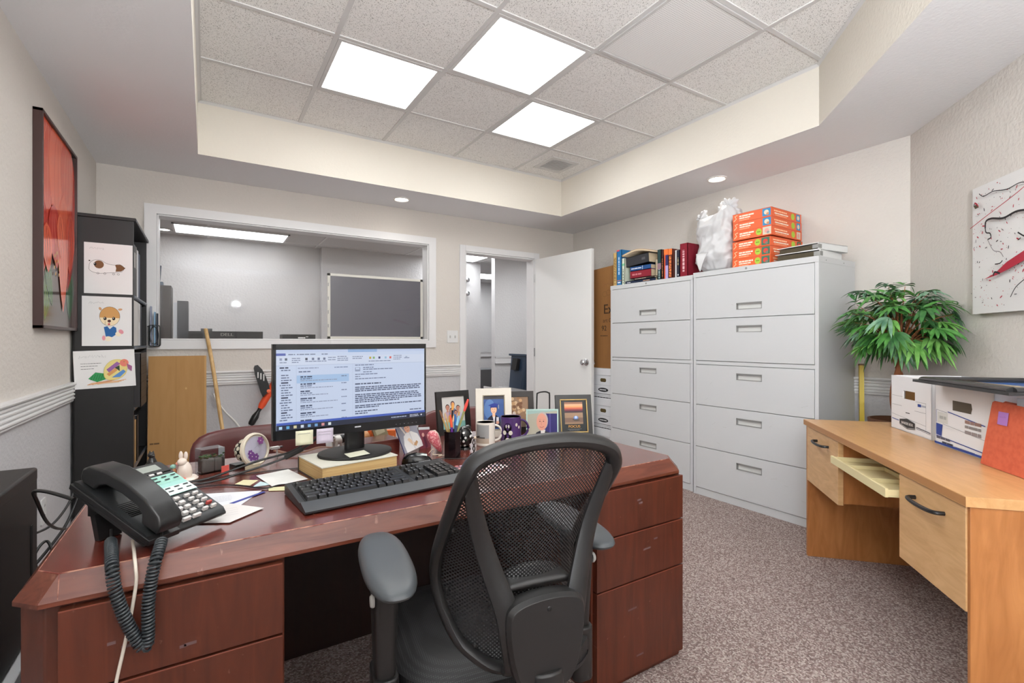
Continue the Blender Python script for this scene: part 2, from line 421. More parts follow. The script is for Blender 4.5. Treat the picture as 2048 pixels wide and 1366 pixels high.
# soffit with the tray opening
m = MB(); zt = 2.82
m.prism([(XL,YB),(TL,YB),(TL,YF),(XL,YF)], ZS, zt, SOFF, m_side=TRAYP)
m.prism([(TL,TF),(XR,TF),(XR,YF),(TL,YF)], ZS, zt, SOFF, m_side=TRAYP)
m.prism([(TR,TF),(TR,TC),(XR,YC),(XR,TF)], ZS, zt, SOFF, m_side=TRAYP)
tb = TR-(TC-TBK)
m.prism([(TR,TC),(tb,TBK),(XCE+(TBK-YB),TBK),(XR,YC)], ZS, zt, SOFF, m_side=TRAYP)
m.prism([(TL,YB),(XCE,YB),(XCE+(TBK-YB),TBK),(TL,TBK)], ZS, zt, SOFF, m_side=TRAYP)
m.build('ceiling_soffit', kind='structure', merge=False)
# tiled ceiling plane and its grid
GX, GY, TT = 0.5713, 2.6188, 0.6096
m = MB(); m.prism([(TL-.02,TBK-.02),(tb+.02,TBK-.02),(TR+.02,TC-.02),(TR+.02,TF+.02),(TL-.02,TF+.02)], ZC, ZC+0.06, TILE); m.build('ceiling', kind='structure')
m = MB()
def xmax(y): return TR if y > TC else TR-(TC-y)
for i in range(-1, 5):
    x = GX+i*TT
    y0 = TBK if x < tb else TC-(TR-x)
    if TL < x < TR: m.box(x-.012, x+.012, y0, TF, ZC-.006, ZC+.004, TBAR)
for j in range(-5, 2):
    y = GY+j*TT
    if TBK < y < TF: m.box(TL, xmax(y), y-.012, y+.012, ZC-.0055, ZC+.004, TBAR)
for a, b in (((TL,TF),(TR,TF)),((TR,TF),(TR,TC)),((TL,TF),(TL,TBK)),((TR,TC),(tb,TBK))):
    m.tube([(a[0],a[1],ZC-.004),(b[0],b[1],ZC-.004)], 0.014, TBAR, n=4)
m.build('trim_6', kind='structure', merge=False)

# ------------------------------------------------------------------ ceiling lights and vents
def troffer(i, j, label):
    x0, y0 = GX+i*TT, GY+j*TT
    t = thing('ceiling_light', label, 'ceiling light', (x0+TT/2, y0+TT/2, ZC), group='square troffer lights in the tiled ceiling')
    h = TT/2-.013; w = .022
    f = MB()
    for a in (0, PI/2, PI, -PI/2):
        f.at(T(0,0,0,0,0,a)); f.prism([(-h,-h),(h,-h),(h-w,-h+w),(-h+w,-h+w)], -.007, -.001, TBAR); f.pop()
    f.build('frame', t)
    d = MB().box(-h+w-.002, h-w+.002, -h+w-.002, h-w+.002, -.0035, -.001, DIFF)
    if (i, j) == (0, 0): d.ball((.089,.088,-.0036), (.007,.004,.0006), K(120,118,114), 10, 6); d.ball((.105,.080,-.0036), (.002,.002,.0005), K(120,118,114), 8, 5)
    d.build('diffuser', t, merge=False)
    return t
troffer(0, 0, 'square ceiling light with a dark speck on it, farthest from the file cabinets')
troffer(1, -1, 'square ceiling light that looks largest, beside the plain perforated air panel')
troffer(2, 0, 'square ceiling light that looks smallest, closest to the small air vent')
troffer(-1, -2, 'added square ceiling light, unseen, above the near end of the desk')  # extra troffer added out of view to brighten the room
PERF = dotmat('perforated_metal', (240,239,238), (180,180,180), 0.011)
t = thing('return_air_panel', 'large square perforated return air panel in the tiled ceiling', 'air panel', (GX+2.5*TT, GY-1.5*TT, ZC))
h = TT/2-.014
f = MB()
for a in (0, PI/2, PI, -PI/2):
    f.at(T(0,0,0,0,0,a)); f.prism([(-h,-h),(h,-h),(h-.016,-h+.016),(-h+.016,-h+.016)], -.011, -.001, mat('panel_rim',(206,205,204),.5)); f.pop()
f.build('frame', t)
MB().box(-h+.02, h-.02, -h+.02, h-.02, -.008, -.002, PERF).build('grille', t)
t = thing('ceiling_vent', 'small square louvred vent in the last ceiling tile by the tray corner', 'vent', (2.665, 3.500, ZC))
f = MB(); h = .15
for a in (0, PI/2, PI, -PI/2):
    f.at(T(0,0,0,0,0,a)); f.prism([(-h,-h),(h,-h),(h-.04,-h+.04),(-h+.04,-h+.04)], -.006, -.001, TBAR); f.pop()
f.build('frame', t)
f = MB()
for k in range(9): f.at(T(0, -.098+k*.0245, -.004, 0.22)); f.box(-.108, .108, -.0105, .0105, -.001, .001, mat('vent_slat',(215,215,214),.5)); f.pop()
f.box(-.11,.11,-.11,.11,-.0012,-.0005,mat('vent_back',(190,190,190),.7)); f.build('louvre', t, merge=False)
def downlight(x, y, z, label, power=4):
    t = thing('recessed_downlight', label, 'downlight', (x, y, z), group='round recessed downlights in the soffit')
    MB().lathe([(.072,-.001),(.072,-.006),(.060,-.010),(.052,-.004),(.050,-.0015)], mat('downlight_ring',(235,232,228),.3), 32).build('trim_ring', t)
    MB().lathe([(.0,-.002),(.050,-.002),(.050,-.004),(0,-.0045)], LAMP, 28).build('lens', t)
    l = bpy.data.lights.new('downlight_beam', 'SPOT'); l.energy = power; l.spot_size = math.radians(125); l.spot_blend = 0.8; l.shadow_soft_size = 0.05; l.color = (1,.95,.88)
    o = bpy.data.objects.new('downlight_beam', l); COL.objects.link(o); o.location = (x, y, z-.02)
downlight(1.428, 4.075, ZS, 'round recessed downlight above the wide interior window')
downlight(3.267, 2.297, ZS, 'round recessed downlight above the white plastic bag on the cabinet')

# ------------------------------------------------------------------ window, glass and door
m = MB(); c = .072
ox0, ox1, oz0, oz1 = WX0-c, WX1+c, WZ0-.067, WZ1+.067
for P, Q in (([(ox0,oz0),(ox1,oz0),(WX1,WZ0),(WX0,WZ0)],0),([(ox0,oz1),(WX0,WZ1),(WX1,WZ1),(ox1,oz1)],0),([(ox0,oz0),(WX0,WZ0),(WX0,WZ1),(ox0,oz1)],0),([(ox1,oz0),(ox1,oz1),(WX1,WZ1),(WX1,WZ0)],0)):
    m.prism(P, YF-.018, YF+.001, TRIM, axis='y')
for x0, x1, z0, z1 in ((WX0,WX0+.012,WZ0,WZ1),(WX1-.012,WX1,WZ0,WZ1),(WX0,WX1,WZ0,WZ0+.012),(WX0,WX1,WZ1-.012,WZ1)): m.box(x0,x1,YF-.008,YF+.125,z0,z1,TRIM)
wf = m.build('window_1', kind='structure', bevel=.004, merge=False)
MB().box(WX0+.01, WX1-.01, YF+.075, YF+.081, WZ0+.01, WZ1-.01, glass('window_glass', ior=1.3)).build('pane', wf)
m = MB()
for x0, x1, z0, z1 in ((DX0-.062,DX0,0,DZ+.062),(DX1,DX1+.062,0,DZ+.062),(DX0,DX1,DZ,DZ+.062)): m.box(x0,x1,YF-.016,YF+.001,z0,z1,TRIM)
for x0, x1, z0, z1 in ((DX0-.001,DX0+.014,0,DZ),(DX1-.014,DX1+.001,0,DZ),(DX0,DX1,DZ-.014,DZ+.001)): m.box(x0,x1,YF-.006,YF+.126,z0,z1,TRIM)
m.build('door_1', kind='structure', bevel=.004, merge=False)
# the open leaf, hinged on the far jamb
ld = math.atan2(3.54-4.345, 3.118-3.030); LW = .815
t = bpy.data.objects.new('door_2', None); COL.objects.link(t); t.location = (3.032,4.338,0); t.rotation_euler = (0,0,ld); t['kind'] = 'structure'
MB().box(0, LW, -.018, .018, .012, 2.022, mat('door_paint',(226,226,224),.38,bump=(90,.03))).build('leaf', t, bevel=.002)
k = MB()
for sgn in (-1, 1):
    k.at(T(LW-.065, sgn*.018, .935) @ T(0,0,0,-sgn*PI/2)); k.lathe([(.032,0),(.032,.006),(.024,.011),(.012,.014),(.011,.034),(.022,.040),(.028,.052),(.027,.062),(.018,.070),(0,.072)], CHROME, 24); k.pop()
k.build('knob', t)
k = MB()
for z in (.25,1.02,1.82): k.tube([(-.006,-.022,z-.045),(-.006,-.022,z+.045)], .006, CHROME, n=10)
k.build('hinge', t)

# ------------------------------------------------------------------ next room and hallway beyond
GREYW = mat('next_room_paint', (206,205,205), 0.85, spec=0.2, bump=(40,0.6,0.008))
NY = 7.0
m = MB(); m.box(-2.4, 3.72, NY, NY+.1, 0, 2.42, GREYW); m.build('wall_next_room', kind='structure')
m = MB(); m.box(-2.5, -2.4, YF, NY+.1, 0, 2.42, GREYW); m.box(-2.5, XL-.1, YF, YF+.12, 0, 2.42, GREYW); m.build('wall_next_side', kind='structure')
m = MB(); m.box(3.59, 6.5, 6.2, 6.3, 0, 2.9, GREYW); m.build('wall_hall', kind='structure')
m = MB(); m.box(3.3, 6.9, 9.2, 9.3, 0, 2.9, GREYW); m.box(6.5,6.6,4.4,9.3,0,2.9,GREYW); m.box(3.25,3.3,7.1,9.3,0,2.9,GREYW); m.build('wall_hall_end', kind='structure')
m = MB(); m.box(-2.5, 7.0, 4.482, 10.0, 2.40, 2.46, mat('next_room_tile',(198,197,196),.9)); m.build('ceiling_next_room', kind='structure')
m = MB()
for x in (-1.2,.02,1.24,2.46,3.68): m.box(x-.012,x+.012,4.49,NY,2.394,2.401,TBAR)
for y in (4.95,5.56,6.17,6.78): m.box(-2.4,5,y-.012,y+.012,2.3945,2.401,TBAR)
m.build('trim_7', kind='structure', merge=False)
def rail_box(name, x0, x1, y):
    m = MB(); m.box(x0,x1,y-.022,y,.81,.91,TRIM); m.box(x0,x1,y-.03,y,.895,.91,TRIM); m.box(x0,x1,y-.028,y,.81,.822,TRIM); m.build(name, kind='structure', merge=False)
rail_box('trim_8', -2.4, 3.72, NY); rail_box('trim_9', 3.59, 6.5, 6.2); rail_box('trim_10', 3.72, 6.5, 9.2)
NEXTD = mat('next_room_bright_diffuser', (250,252,255), 0.4, emit=5.0)
def strip_light(x0, x1, y0, y1, label, z=2.394, em=None):
    t = thing('fluorescent_light', label, 'ceiling light', ((x0+x1)/2,(y0+y1)/2,z), group='long fluorescent lights of the next room')
    a, b = (x1-x0)/2, (y1-y0)/2
    f = MB()
    for u0,u1,v0,v1 in ((-a,a,-b,-b+.02),(-a,a,b-.02,b),(-a,-a+.02,-b,b),(a-.02,a,-b,b)): f.box(u0,u1,v0,v1,-.01,.004,TBAR)
    f.build('frame', t, merge=False); MB().box(-a+.02,a-.02,-b+.02,b-.02,-.006,.0,em or NEXTE).build('diffuser', t)
strip_light(-.315, .84, 6.28, 6.79, 'long lit fluorescent light seen through the interior window', em=NEXTD)
strip_light(-1.2, .02, 4.95, 5.4, 'added fluorescent light of the next room, unseen above the bookcase end of the window')  # added out of sight to even out the next room's light
strip_light(1.25, 2.47, 4.95, 5.4, 'added fluorescent light of the next room, unseen above the interior window')  # second added light, also out of sight, for the next room
strip_light(2.85, 3.57, 6.22, 6.84, 'lit hallway light just inside the open doorway')
strip_light(3.75, 5.1, 7.9, 8.55, 'lit hallway light farther down beyond the doorway')
strip_light(3.75, 4.97, 4.85, 5.4, 'added hallway light, unseen above the open doorway')  # added unseen to brighten the hallway wall
t = thing('recessed_downlight', 'round lit downlight beside the long fluorescent light of the next room', 'downlight', (-.40, 6.72, 2.398))
MB().lathe([(.07,0),(.07,-.006),(.05,-.008),(.048,-.002)], WHITE, 24).build('trim_ring', t); MB().lathe([(0,-.003),(.048,-.003),(.048,-.005),(0,-.006)], LAMP, 20).build('lens', t)

# made-up torchiere behind the camera, added to brighten the ceiling
t = thing('added_uplighter', 'added black uplighter floor lamp, unseen, brightening the ceiling', 'floor lamp', (.42,-.50,0))
m = MB(); m.lathe([(0,0),(.14,0),(.14,.012),(.03,.025),(.012,.03)], BLK, 32); m.build('base', t)
m = MB(); m.lathe([(.011,.02),(.011,1.62)], BLK, 16); m.build('pole', t)
m = MB(); m.lathe([(.0,1.60),(.03,1.605),(.11,1.65),(.165,1.72),(.163,1.725),(.105,1.66),(.0,1.63)], BLK, 36); m.build('bowl', t)
m = MB(); m.ball((0,0,1.672),.024, mat('bulb_glow',(255,244,228),.4,emit=20.0)); m.build('bulb', t)
pl = bpy.data.lights.new('fill_uplight', 'POINT'); pl.energy = 205; pl.shadow_soft_size = .05; pl.color = (.93,.97,1.0)  # bare fill light above the bowl, added along with the torchiere
po = bpy.data.objects.new('fill_uplight', pl); COL.objects.link(po); po.location = (.42,-.50,1.755)
# ------------------------------------------------------------------ mahogany desk
DT = 0.715
t = thing('executive_desk', 'large worn mahogany desk with two drawer pedestals', 'desk', (0,0,0))
def clip(x0,x1,y0,y1,c): return [(x0+c,y0),(x1-c,y0),(x1,y0+c),(x1,y1-c),(x1-c,y1),(x0+c,y1),(x0,y1-c),(x0,y0+c)]
DL, DR, DF, DB = -.292, 1.474, 1.160, 2.050
m = MB()
m.prism(clip(DL,DR,DF,DB,.042), .666, .674, MAHE)
m.prism(clip(DL,DR,DF,DB,.042), .674, .7146, MAHE, poly2=clip(DL+.030,DR-.030,DF+.024,DB-.024,.036))
m.prism(clip(DL+.030,DR-.030,DF+.024,DB-.024,.036), .7146, DT, MAHT)
for a, b in (((DL+.066,DF+.0245),(DR-.066,DF+.0245)),((DL+.0305,DF+.06),(DL+.0305,DB-.06)),((DL+.066,DF+.0245),(DL+.0305,DF+.06)),((DR-.066,DF+.0245),(DR-.0305,DF+.06))):
    m.tube([(a[0],a[1],DT-.0012),(b[0],b[1],DT-.0012)], .0017, WEAR, n=6)
for x in (DL+.066, DL+.042): m.tube([(x,DF+.001 if x<DL+.05 else DF+.0235,.676 if x<DL+.05 else DT-.001),(x+.002,DF+.002,.676)], .0012, WEAR, n=5)
m.build('desk_top', t, bevel=.002, merge=False)
def pedestal(x0, x1, side):
    m = MB(); PB = DB-.09
    if side < 0: pl = [(x0+.04,1.178),(x1,1.178),(x1,PB),(x0,PB),(x0,1.218)]
    else: pl = [(x0,1.178),(x1-.012,1.178),(x1,1.19),(x1,PB),(x0,PB)]
    m.prism(pl, .0, .666, MAH)
    m.build('pedestal', t, bevel=.003)
    fx0, fx1 = (x0+.062, x1-.006) if side < 0 else (x0+.006, x1-.016)
    for z0, z1 in ((.505,.656),(.341,.500),(.030,.336)):
        d = MB(); d.box(fx0, fx1, 1.158, 1.1775, z0, z1, MAH)
        d.box(fx0+.001, fx1-.001, 1.1577, 1.1583, z1-.003, z1-.0006, mat('drawer_lip',(120,62,44),.4))
        for i in range(4 if side < 0 else 2):
            zz = rnd.uniform(z0+.02,z1-.02); xx = rnd.uniform(fx0+.05,fx1-.06); l = rnd.uniform(.01,.04)
            d.poly([(xx,1.1576,zz),(xx+l,1.1576,zz+l*.04),(xx+l,1.1576,zz+l*.04+.006),(xx,1.1576,zz+.006)], mat('scuff',(104,80,80),.6))
        d.build('drawer', t, bevel=.002)
pedestal(-.285, .146, -1); pedestal(1.036, 1.466, 1)
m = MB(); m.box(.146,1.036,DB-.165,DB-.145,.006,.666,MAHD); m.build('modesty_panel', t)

# ------------------------------------------------------------------ office chair
CH = thing('office_chair', 'black mesh-back swivel office chair pulled up to the mahogany desk', 'office chair', (.57,.96,0), -math.atan2(.156,.988))
def interp(x, tab):
    if x <= tab[0][0]: return tab[0][1]
    for (a, va), (b, vb) in zip(tab, tab[1:]):
        if x <= b:
            u = (x-a)/(b-a); return va+(vb-va)*u
    return tab[-1][1]
CURV = [(.48,.06),(.55,.10),(.62,.135),(.68,.145),(.76,.10),(.84,.045),(.90,.008),(.96,.0)]
def BS(u, wz, off=0.0):
    return (u, -.155-.177*(wz-.47)+interp(wz, CURV)*(u/.17)**2+off, wz)
HW = [(.490,.02),(.496,.078),(.520,.120),(.55,.145),(.60,.168),(.65,.177),(.70,.178),(.76,.177),(.82,.175),(.87,.171),(.90,.165),(.922,.152),(.936,.125),(.945,.09),(.951,.045),(.9525,.0)]
CHB = mat('chair_plastic', (29,28,28), 0.42, bump=(700,0.05,0.0005))
right = [(h, z) for z, h in HW]
outl = right + [(-h, z) for h, z in right[::-1][1:]]
loop = smooth([BS(u*.93, z if z > .52 else z+.006) for u, z in outl], 4, closed=True)
m = MB(); m.tube(loop, [.017 if p[2] < .84 else .017+.004*min(1,(p[2]-.84)/.09) for p in loop], CHB, n=12, closed=True, flat=(1.0,.72), up=(0,1,0))
for u, z in ((-.150,.64),(-.108,.545),(-.155,.78),(.02,.951),(.13,.78),(.147,.64)): 
    p = BS(u*1.0, z, -.0125); m.ball(p, (.004,.002,.004), BLK, 8, 6)
m.build('back_frame', CH)
def meshmat(name, pitch, thr, col=(26,26,27)):
    m = bpy.data.materials.new(name); m.use_nodes = True
    nt = m.node_tree; N = nt.nodes; L = nt.links; b = N['Principled BSDF']; b.inputs['Base Color'].default_value = rgb(col); b.inputs['Roughness'].default_value = .6
    tc = N.new('ShaderNodeTexCoord'); sp = N.new('ShaderNodeSeparateXYZ'); L.new(tc.outputs['Object'], sp.inputs[0])
    ws = []
    for ax, k in (('X',1.0),('Z',1.0)):
        mu = N.new('ShaderNodeMath'); mu.operation = 'MULTIPLY'; mu.inputs[1].default_value = 2*PI/(pitch*2)*k; L.new(sp.outputs[ax], mu.inputs[0])
        sn = N.new('ShaderNodeMath'); sn.operation = 'SINE'; L.new(mu.outputs[0], sn.inputs[0]); ws.append(sn)
    pr = N.new('ShaderNodeMath'); pr.operation = 'MULTIPLY'; L.new(ws[0].outputs[0], pr.inputs[0]); L.new(ws[1].outputs[0], pr.inputs[1])
    gt = N.new('ShaderNodeMath'); gt.operation = 'GREATER_THAN'; gt.inputs[1].default_value = thr; L.new(pr.outputs[0], gt.inputs[0])
    tr = N.new('ShaderNodeBsdfTransparent'); mx = N.new('ShaderNodeMixShader'); o = N['Material Output']
    L.new(gt.outputs[0], mx.inputs['Fac']); L.new(b.outputs[0], mx.inputs[1]); L.new(tr.outputs[0], mx.inputs[2]); L.new(mx.outputs[0], o.inputs['Surface'])
    return m
MESH = meshmat('chair_mesh', .0038, .22)
def hwz(z): return interp(z, HW)
m = MB()
m.surf(lambda a, b: BS((2*a-1)*hwz(.505+b*.44)*.92, .505+b*.44, .004), 25, 40, MESH)
m.build('mesh_panel', CH)
# V-shaped support with lumbar plate
m = MB()
for s in (-1, 1):
    path = [(.146,.895,-.004),(.134,.84,-.016),(.114,.77,-.030),(.092,.70,-.046),(.074,.645,-.054),(.064,.59,-.056),(.052,.535,-.046),(.046,.508,-.02)]
    pts = smooth([BS(s*u, z, o) for u, z, o in path], 4)
    m.tube(pts, [.013+.010*min(1,i/16) for i in range(len(pts))], CHB, n=10, flat=(.55,1.0), up=(0,1,0))
m.build('back_support', CH)
m = MB()
sh = [(-.070,.655),(-.04,.665),(0,.668),(.04,.665),(.070,.655),(.080,.635),(.078,.59),(.068,.54),(.052,.505),(.030,.494),(-.030,.494),(-.052,.505),(-.068,.54),(-.078,.59),(-.080,.635)]
sh = [(p[0], p[1]) for p in smooth([(x,0,z) for x, z in sh], 3, closed=True) for p in [(p.x, p.z)]]
y0 = -.155-.177*.12-.06
m.at(T(0,0,0)); 
m.prism(sh, y0+.030, y0+.004, CHB, axis='y', poly2=sh); m.prism(sh, y0+.004, y0-.006, CHB, axis='y', poly2=[(x*.93,(z-.58)*.94+.58) for x, z in sh])
m.pop(); m.ball((0.0,y0-.006,.645), (.005,.002,.005), BLK, 8, 6)
m.build('lumbar_plate', CH, bevel=.004)
m = MB()
m.surf(lambda a, b: ((2*a-1)*(.066-.01*b), y0+.03+.050*b+.004, .672+.018*b-.012*(2*a-1)**2*b), 12, 5, CHB); m.build('lumbar_pad', CH, solid=.012)
m = MB()
sp = smooth([(0,y0-.002,.53),(0,y0-.004,.48),(0,y0+.02,.43),(0,y0+.09,.385),(0,y0+.16,.372)], 5)
m.tube(sp, .026, CHB, n=10, flat=(.6,1.2), up=(0,1,0)); m.box(-.075,.075,-.10,.12,.352,.392,CHB); m.build('spine', CH, bevel=.004)
# seat
SEATF = dotmat('seat_fabric', (20,20,21), (52,52,54), .0042, .30)
m = MB()
def seatpt(a, b):
    th = 2*PI*a; c, s = math.cos(th), math.sin(th); n = 3.2
    r = (abs(c)**n+abs(s)**n)**(-1/n)
    x, y = .242*r*c, .225*r*s
    k = b
    return (x*k, .125+y*k, .462-.028*(max(0,k-.6)/.4)**2-.012*math.cos(y*k*7)+ (.012*abs(x*k/.24)**2))
m.surf(seatpt, 48, 12, SEATF, closed_u=True)
m.surf(lambda a, b: tuple(Vector(seatpt(a,1))+Vector((0,0,-.045*b))*1.0), 48, 4, SEATF, closed_u=True)
m.build('seat', CH)
m = MB(); m.surf(lambda a, b: ((seatpt(a,1)[0])*(1.01-.12*b), .125+(seatpt(a,1)[1]-.125)*(1.01-.12*b), .405-.04*b), 48, 5, CHB, closed_u=True)
m.surf(lambda a, b: (seatpt(a,1)[0]*.89*b, .125+(seatpt(a,1)[1]-.125)*.89*b, .366), 48, 3, CHB, closed_u=True); m.build('seat_pan', CH)
PADM = mat('arm_pad', (66,70,73), 0.42, bump=(600,0.08,0.0005))
for sx, cx in ((-1,-.260),(1,.200)):
    ap = MB(); cy, cz = (-.022 if sx < 0 else .02), .684
    def pad(a, b, cx=cx, cy=cy, cz=cz):
        th = 2*PI*a; n = 2.6; c, s = math.cos(th), math.sin(th); r = (abs(c)**n+abs(s)**n)**(-1/n)
        ph = -PI/2+PI*b; q = max(0,math.cos(ph))**.55
        return (cx+.050*r*c*q, cy+.158*r*s*q, cz+.019*math.sin(ph)-(.0035*max(0,1-(r*c*q)**2-(r*s*q)**2) if ph > 0 else 0))
    ap.surf(pad, 36, 15, PADM, closed_u=True); arm = ap.build('armrest', CH)
    po = MB(); po.prism(rrect(cx-.020,cx+.020,-.035,.035,.015), .44, .668, CHB, poly2=rrect(cx-.026,cx+.026,-.05,.05,.018))
    po.prism(rrect(cx-.026,cx+.026,-.045,.045,.018), .33, .455, CHB); po.tube([(cx,0,.35),(cx*.6,.03,.345),(0,.03,.36)], .02, CHB, n=8, flat=(1,1.4))
    post = po.build('arm_post', CH, bevel=.003)
    for o_ in (-1, 1):
        bt = MB(); bt.at(T(cx+.024*o_,-.03,.615,0,o_*PI/2)); bt.lathe([(0,0),(.012,0),(.013,.004),(.010,.008),(0,.009)], mat('button_grey',(170,170,165),.35), 16); bt.pop(); bt.build('button', post)
m = MB(); m.lathe([(.03,.36),(.03,.25),(.022,.25),(.022,.12),(.035,.115),(.035,.07)], BLK, 20, c=(0,.05,0)); m.build('gas_column', CH)
for k in range(5):
    a = 2*PI*k/5+.35
    m = MB(); d = Vector((math.cos(a), math.sin(a), 0)); o = Vector((0,.05,0))
    m.tube([tuple(o+d*.02+Vector((0,0,.095))), tuple(o+d*.15+Vector((0,0,.09))), tuple(o+d*.285+Vector((0,0,.066)))], [.030,.024,.018], BLK, n=10, flat=(.8,1)); leg = m.build('base_arm', CH)
    m = MB(); p = o+d*.285
    for off in (-.014,.014):
        pr = d.cross(Vector((0,0,1)))*off; m.at(T(p.x+pr.x,p.y+pr.y,.027) @ T(0,0,0,0,0,a) @ T(0,0,0,PI/2)); m.lathe([(0,-.009),(.02,-.009),(.027,-.005),(.027,.005),(.02,.009),(0,.009)], BLK, 20); m.pop()
    m.tube([(p.x,p.y,.03),(p.x,p.y,.07)], .008, BLK); m.build('caster', leg)

# ------------------------------------------------------------------ guest chairs behind the desk
def guest(name, cx, cy, rz, label):
    t = thing(name, label, 'chair', (cx,cy,0), rz, group='burgundy guest chairs')
    m = MB()
    def bk(a, b):   # rounded back cushion, local -y faces the desk
        th = 2*PI*a; n = 5; c, s = math.cos(th), math.sin(th); r = (abs(c)**n+abs(s)**n)**(-1/n)
        ph = -PI/2+PI*b; q = max(0,math.cos(ph))**.35
        x = .288*r*c*q; z = .545+.19*r*s*q; return (x, .24+.034*math.sin(ph)+.05*(x/.28)**2*-1+(z-.5)*.10, z)
    m.surf(bk, 56, 15, BURG, closed_u=True); m.build('backrest', t)
    m = MB()
    def st(a, b):
        th = 2*PI*a; n = 5; c, s = math.cos(th), math.sin(th); r = (abs(c)**n+abs(s)**n)**(-1/n)
        ph = -PI/2+PI*b; q = max(0,math.cos(ph))**.35
        return (.265*r*c*q, .0+.25*r*s*q, .40+.05*math.sin(ph))
    m.surf(st, 48, 13, BURG, closed_u=True); m.build('seat', t)
    for x in (-.25,.25):
        for y in (-.2,.25):
            m = MB(); m.tube([(x,y,0),(x,y,.37),(x*.9,y*.9,.37)], .013, BLK, n=8); m.build('leg', t)
    return t
guest('guest_chair', .235, 2.36, .06, 'burgundy vinyl guest chair behind the desk, seen left of the monitor')
guest('guest_chair', 1.30, 2.42, -.02, 'burgundy vinyl guest chair behind the desk, mostly hidden by the white photo frame')

# ------------------------------------------------------------------ credenza
CRX = math.atan2(-.682,-.731)
CR = thing('credenza', 'light oak laminate credenza with black pulls along the diagonal wall', 'desk', (2.709,1.382,0), CRX)
# local x runs along the front edge away from the file cabinets, local -y points to the wall: flip so +y = wall
def cy(d): return -d if False else d
# rotate: local +x = u ; local +y (ccw) = (.682,-.731) = toward the wall
m = MB()
m.box(0,1.352,0,.62,.692,.72,OAKT)
m.box(0,1.352,-.0004,.001,.694,.718,mat('oak_edge',(176,124,74),.45)); m.build('worktop', CR, bevel=.002)
for x0, x1 in ((.004,.026),(1.336,1.348)):
    m = MB(); m.box(x0,x1,.012,.61,0,.692,OAKP); m.build('side_panel', CR, bevel=.001)
m = MB(); m.box(.026,1.336,.575,.592,.30,.692,OAKP); m.build('back_panel', CR)
def cdrawer(x0, x1, hx0, hx1, hz):
    m = MB(); m.box(x0+.012,x1-.004,.03,.52,.412,.690,OAKP); m.build('drawer_box', CR)
    m = MB(); m.box(x0,x1,.008,.029,.405,.688,OAKF); d = m.build('drawer_front', CR, bevel=.001)
    m = MB()
    m.tube(smooth([(hx0,.008,hz),(hx0+.004,-.014,hz),(hx0+.03,-.022,hz-.001),((hx0+hx1)/2,-.024,hz-.002),(hx1-.03,-.022,hz-.001),(hx1-.004,-.014,hz),(hx1,.008,hz)],4), .0062, BLK, n=8, flat=(1,1.1)); m.build('handle', d)
cdrawer(.030,.452,.185,.335,.640); cdrawer(.985,1.336,1.085,1.240,.637)
m = MB(); TRY = mat('tray_cream',(222,208,160),.5)
m.box(.470,.972,-.02,.30,.600,.606,TRY); m.box(.470,.972,-.028,-.018,.598,.630,TRY); m.box(.470,.478,-.02,.30,.606,.625,TRY); m.box(.964,.972,-.02,.30,.606,.625,TRY); m.box(.470,.972,.292,.30,.606,.625,TRY)
m.box(.60,.606,-.018,.292,.606,.622,TRY); m.box(.606,.964,.12,.126,.606,.622,TRY); m.box(.80,.806,-.018,.12,.606,.622,TRY)
m.build('pencil_tray', CR, bevel=.001, merge=False)
m = MB(); m.box(.452,.985,.31,.33,.58,.692,OAKP); m.build('apron', CR)

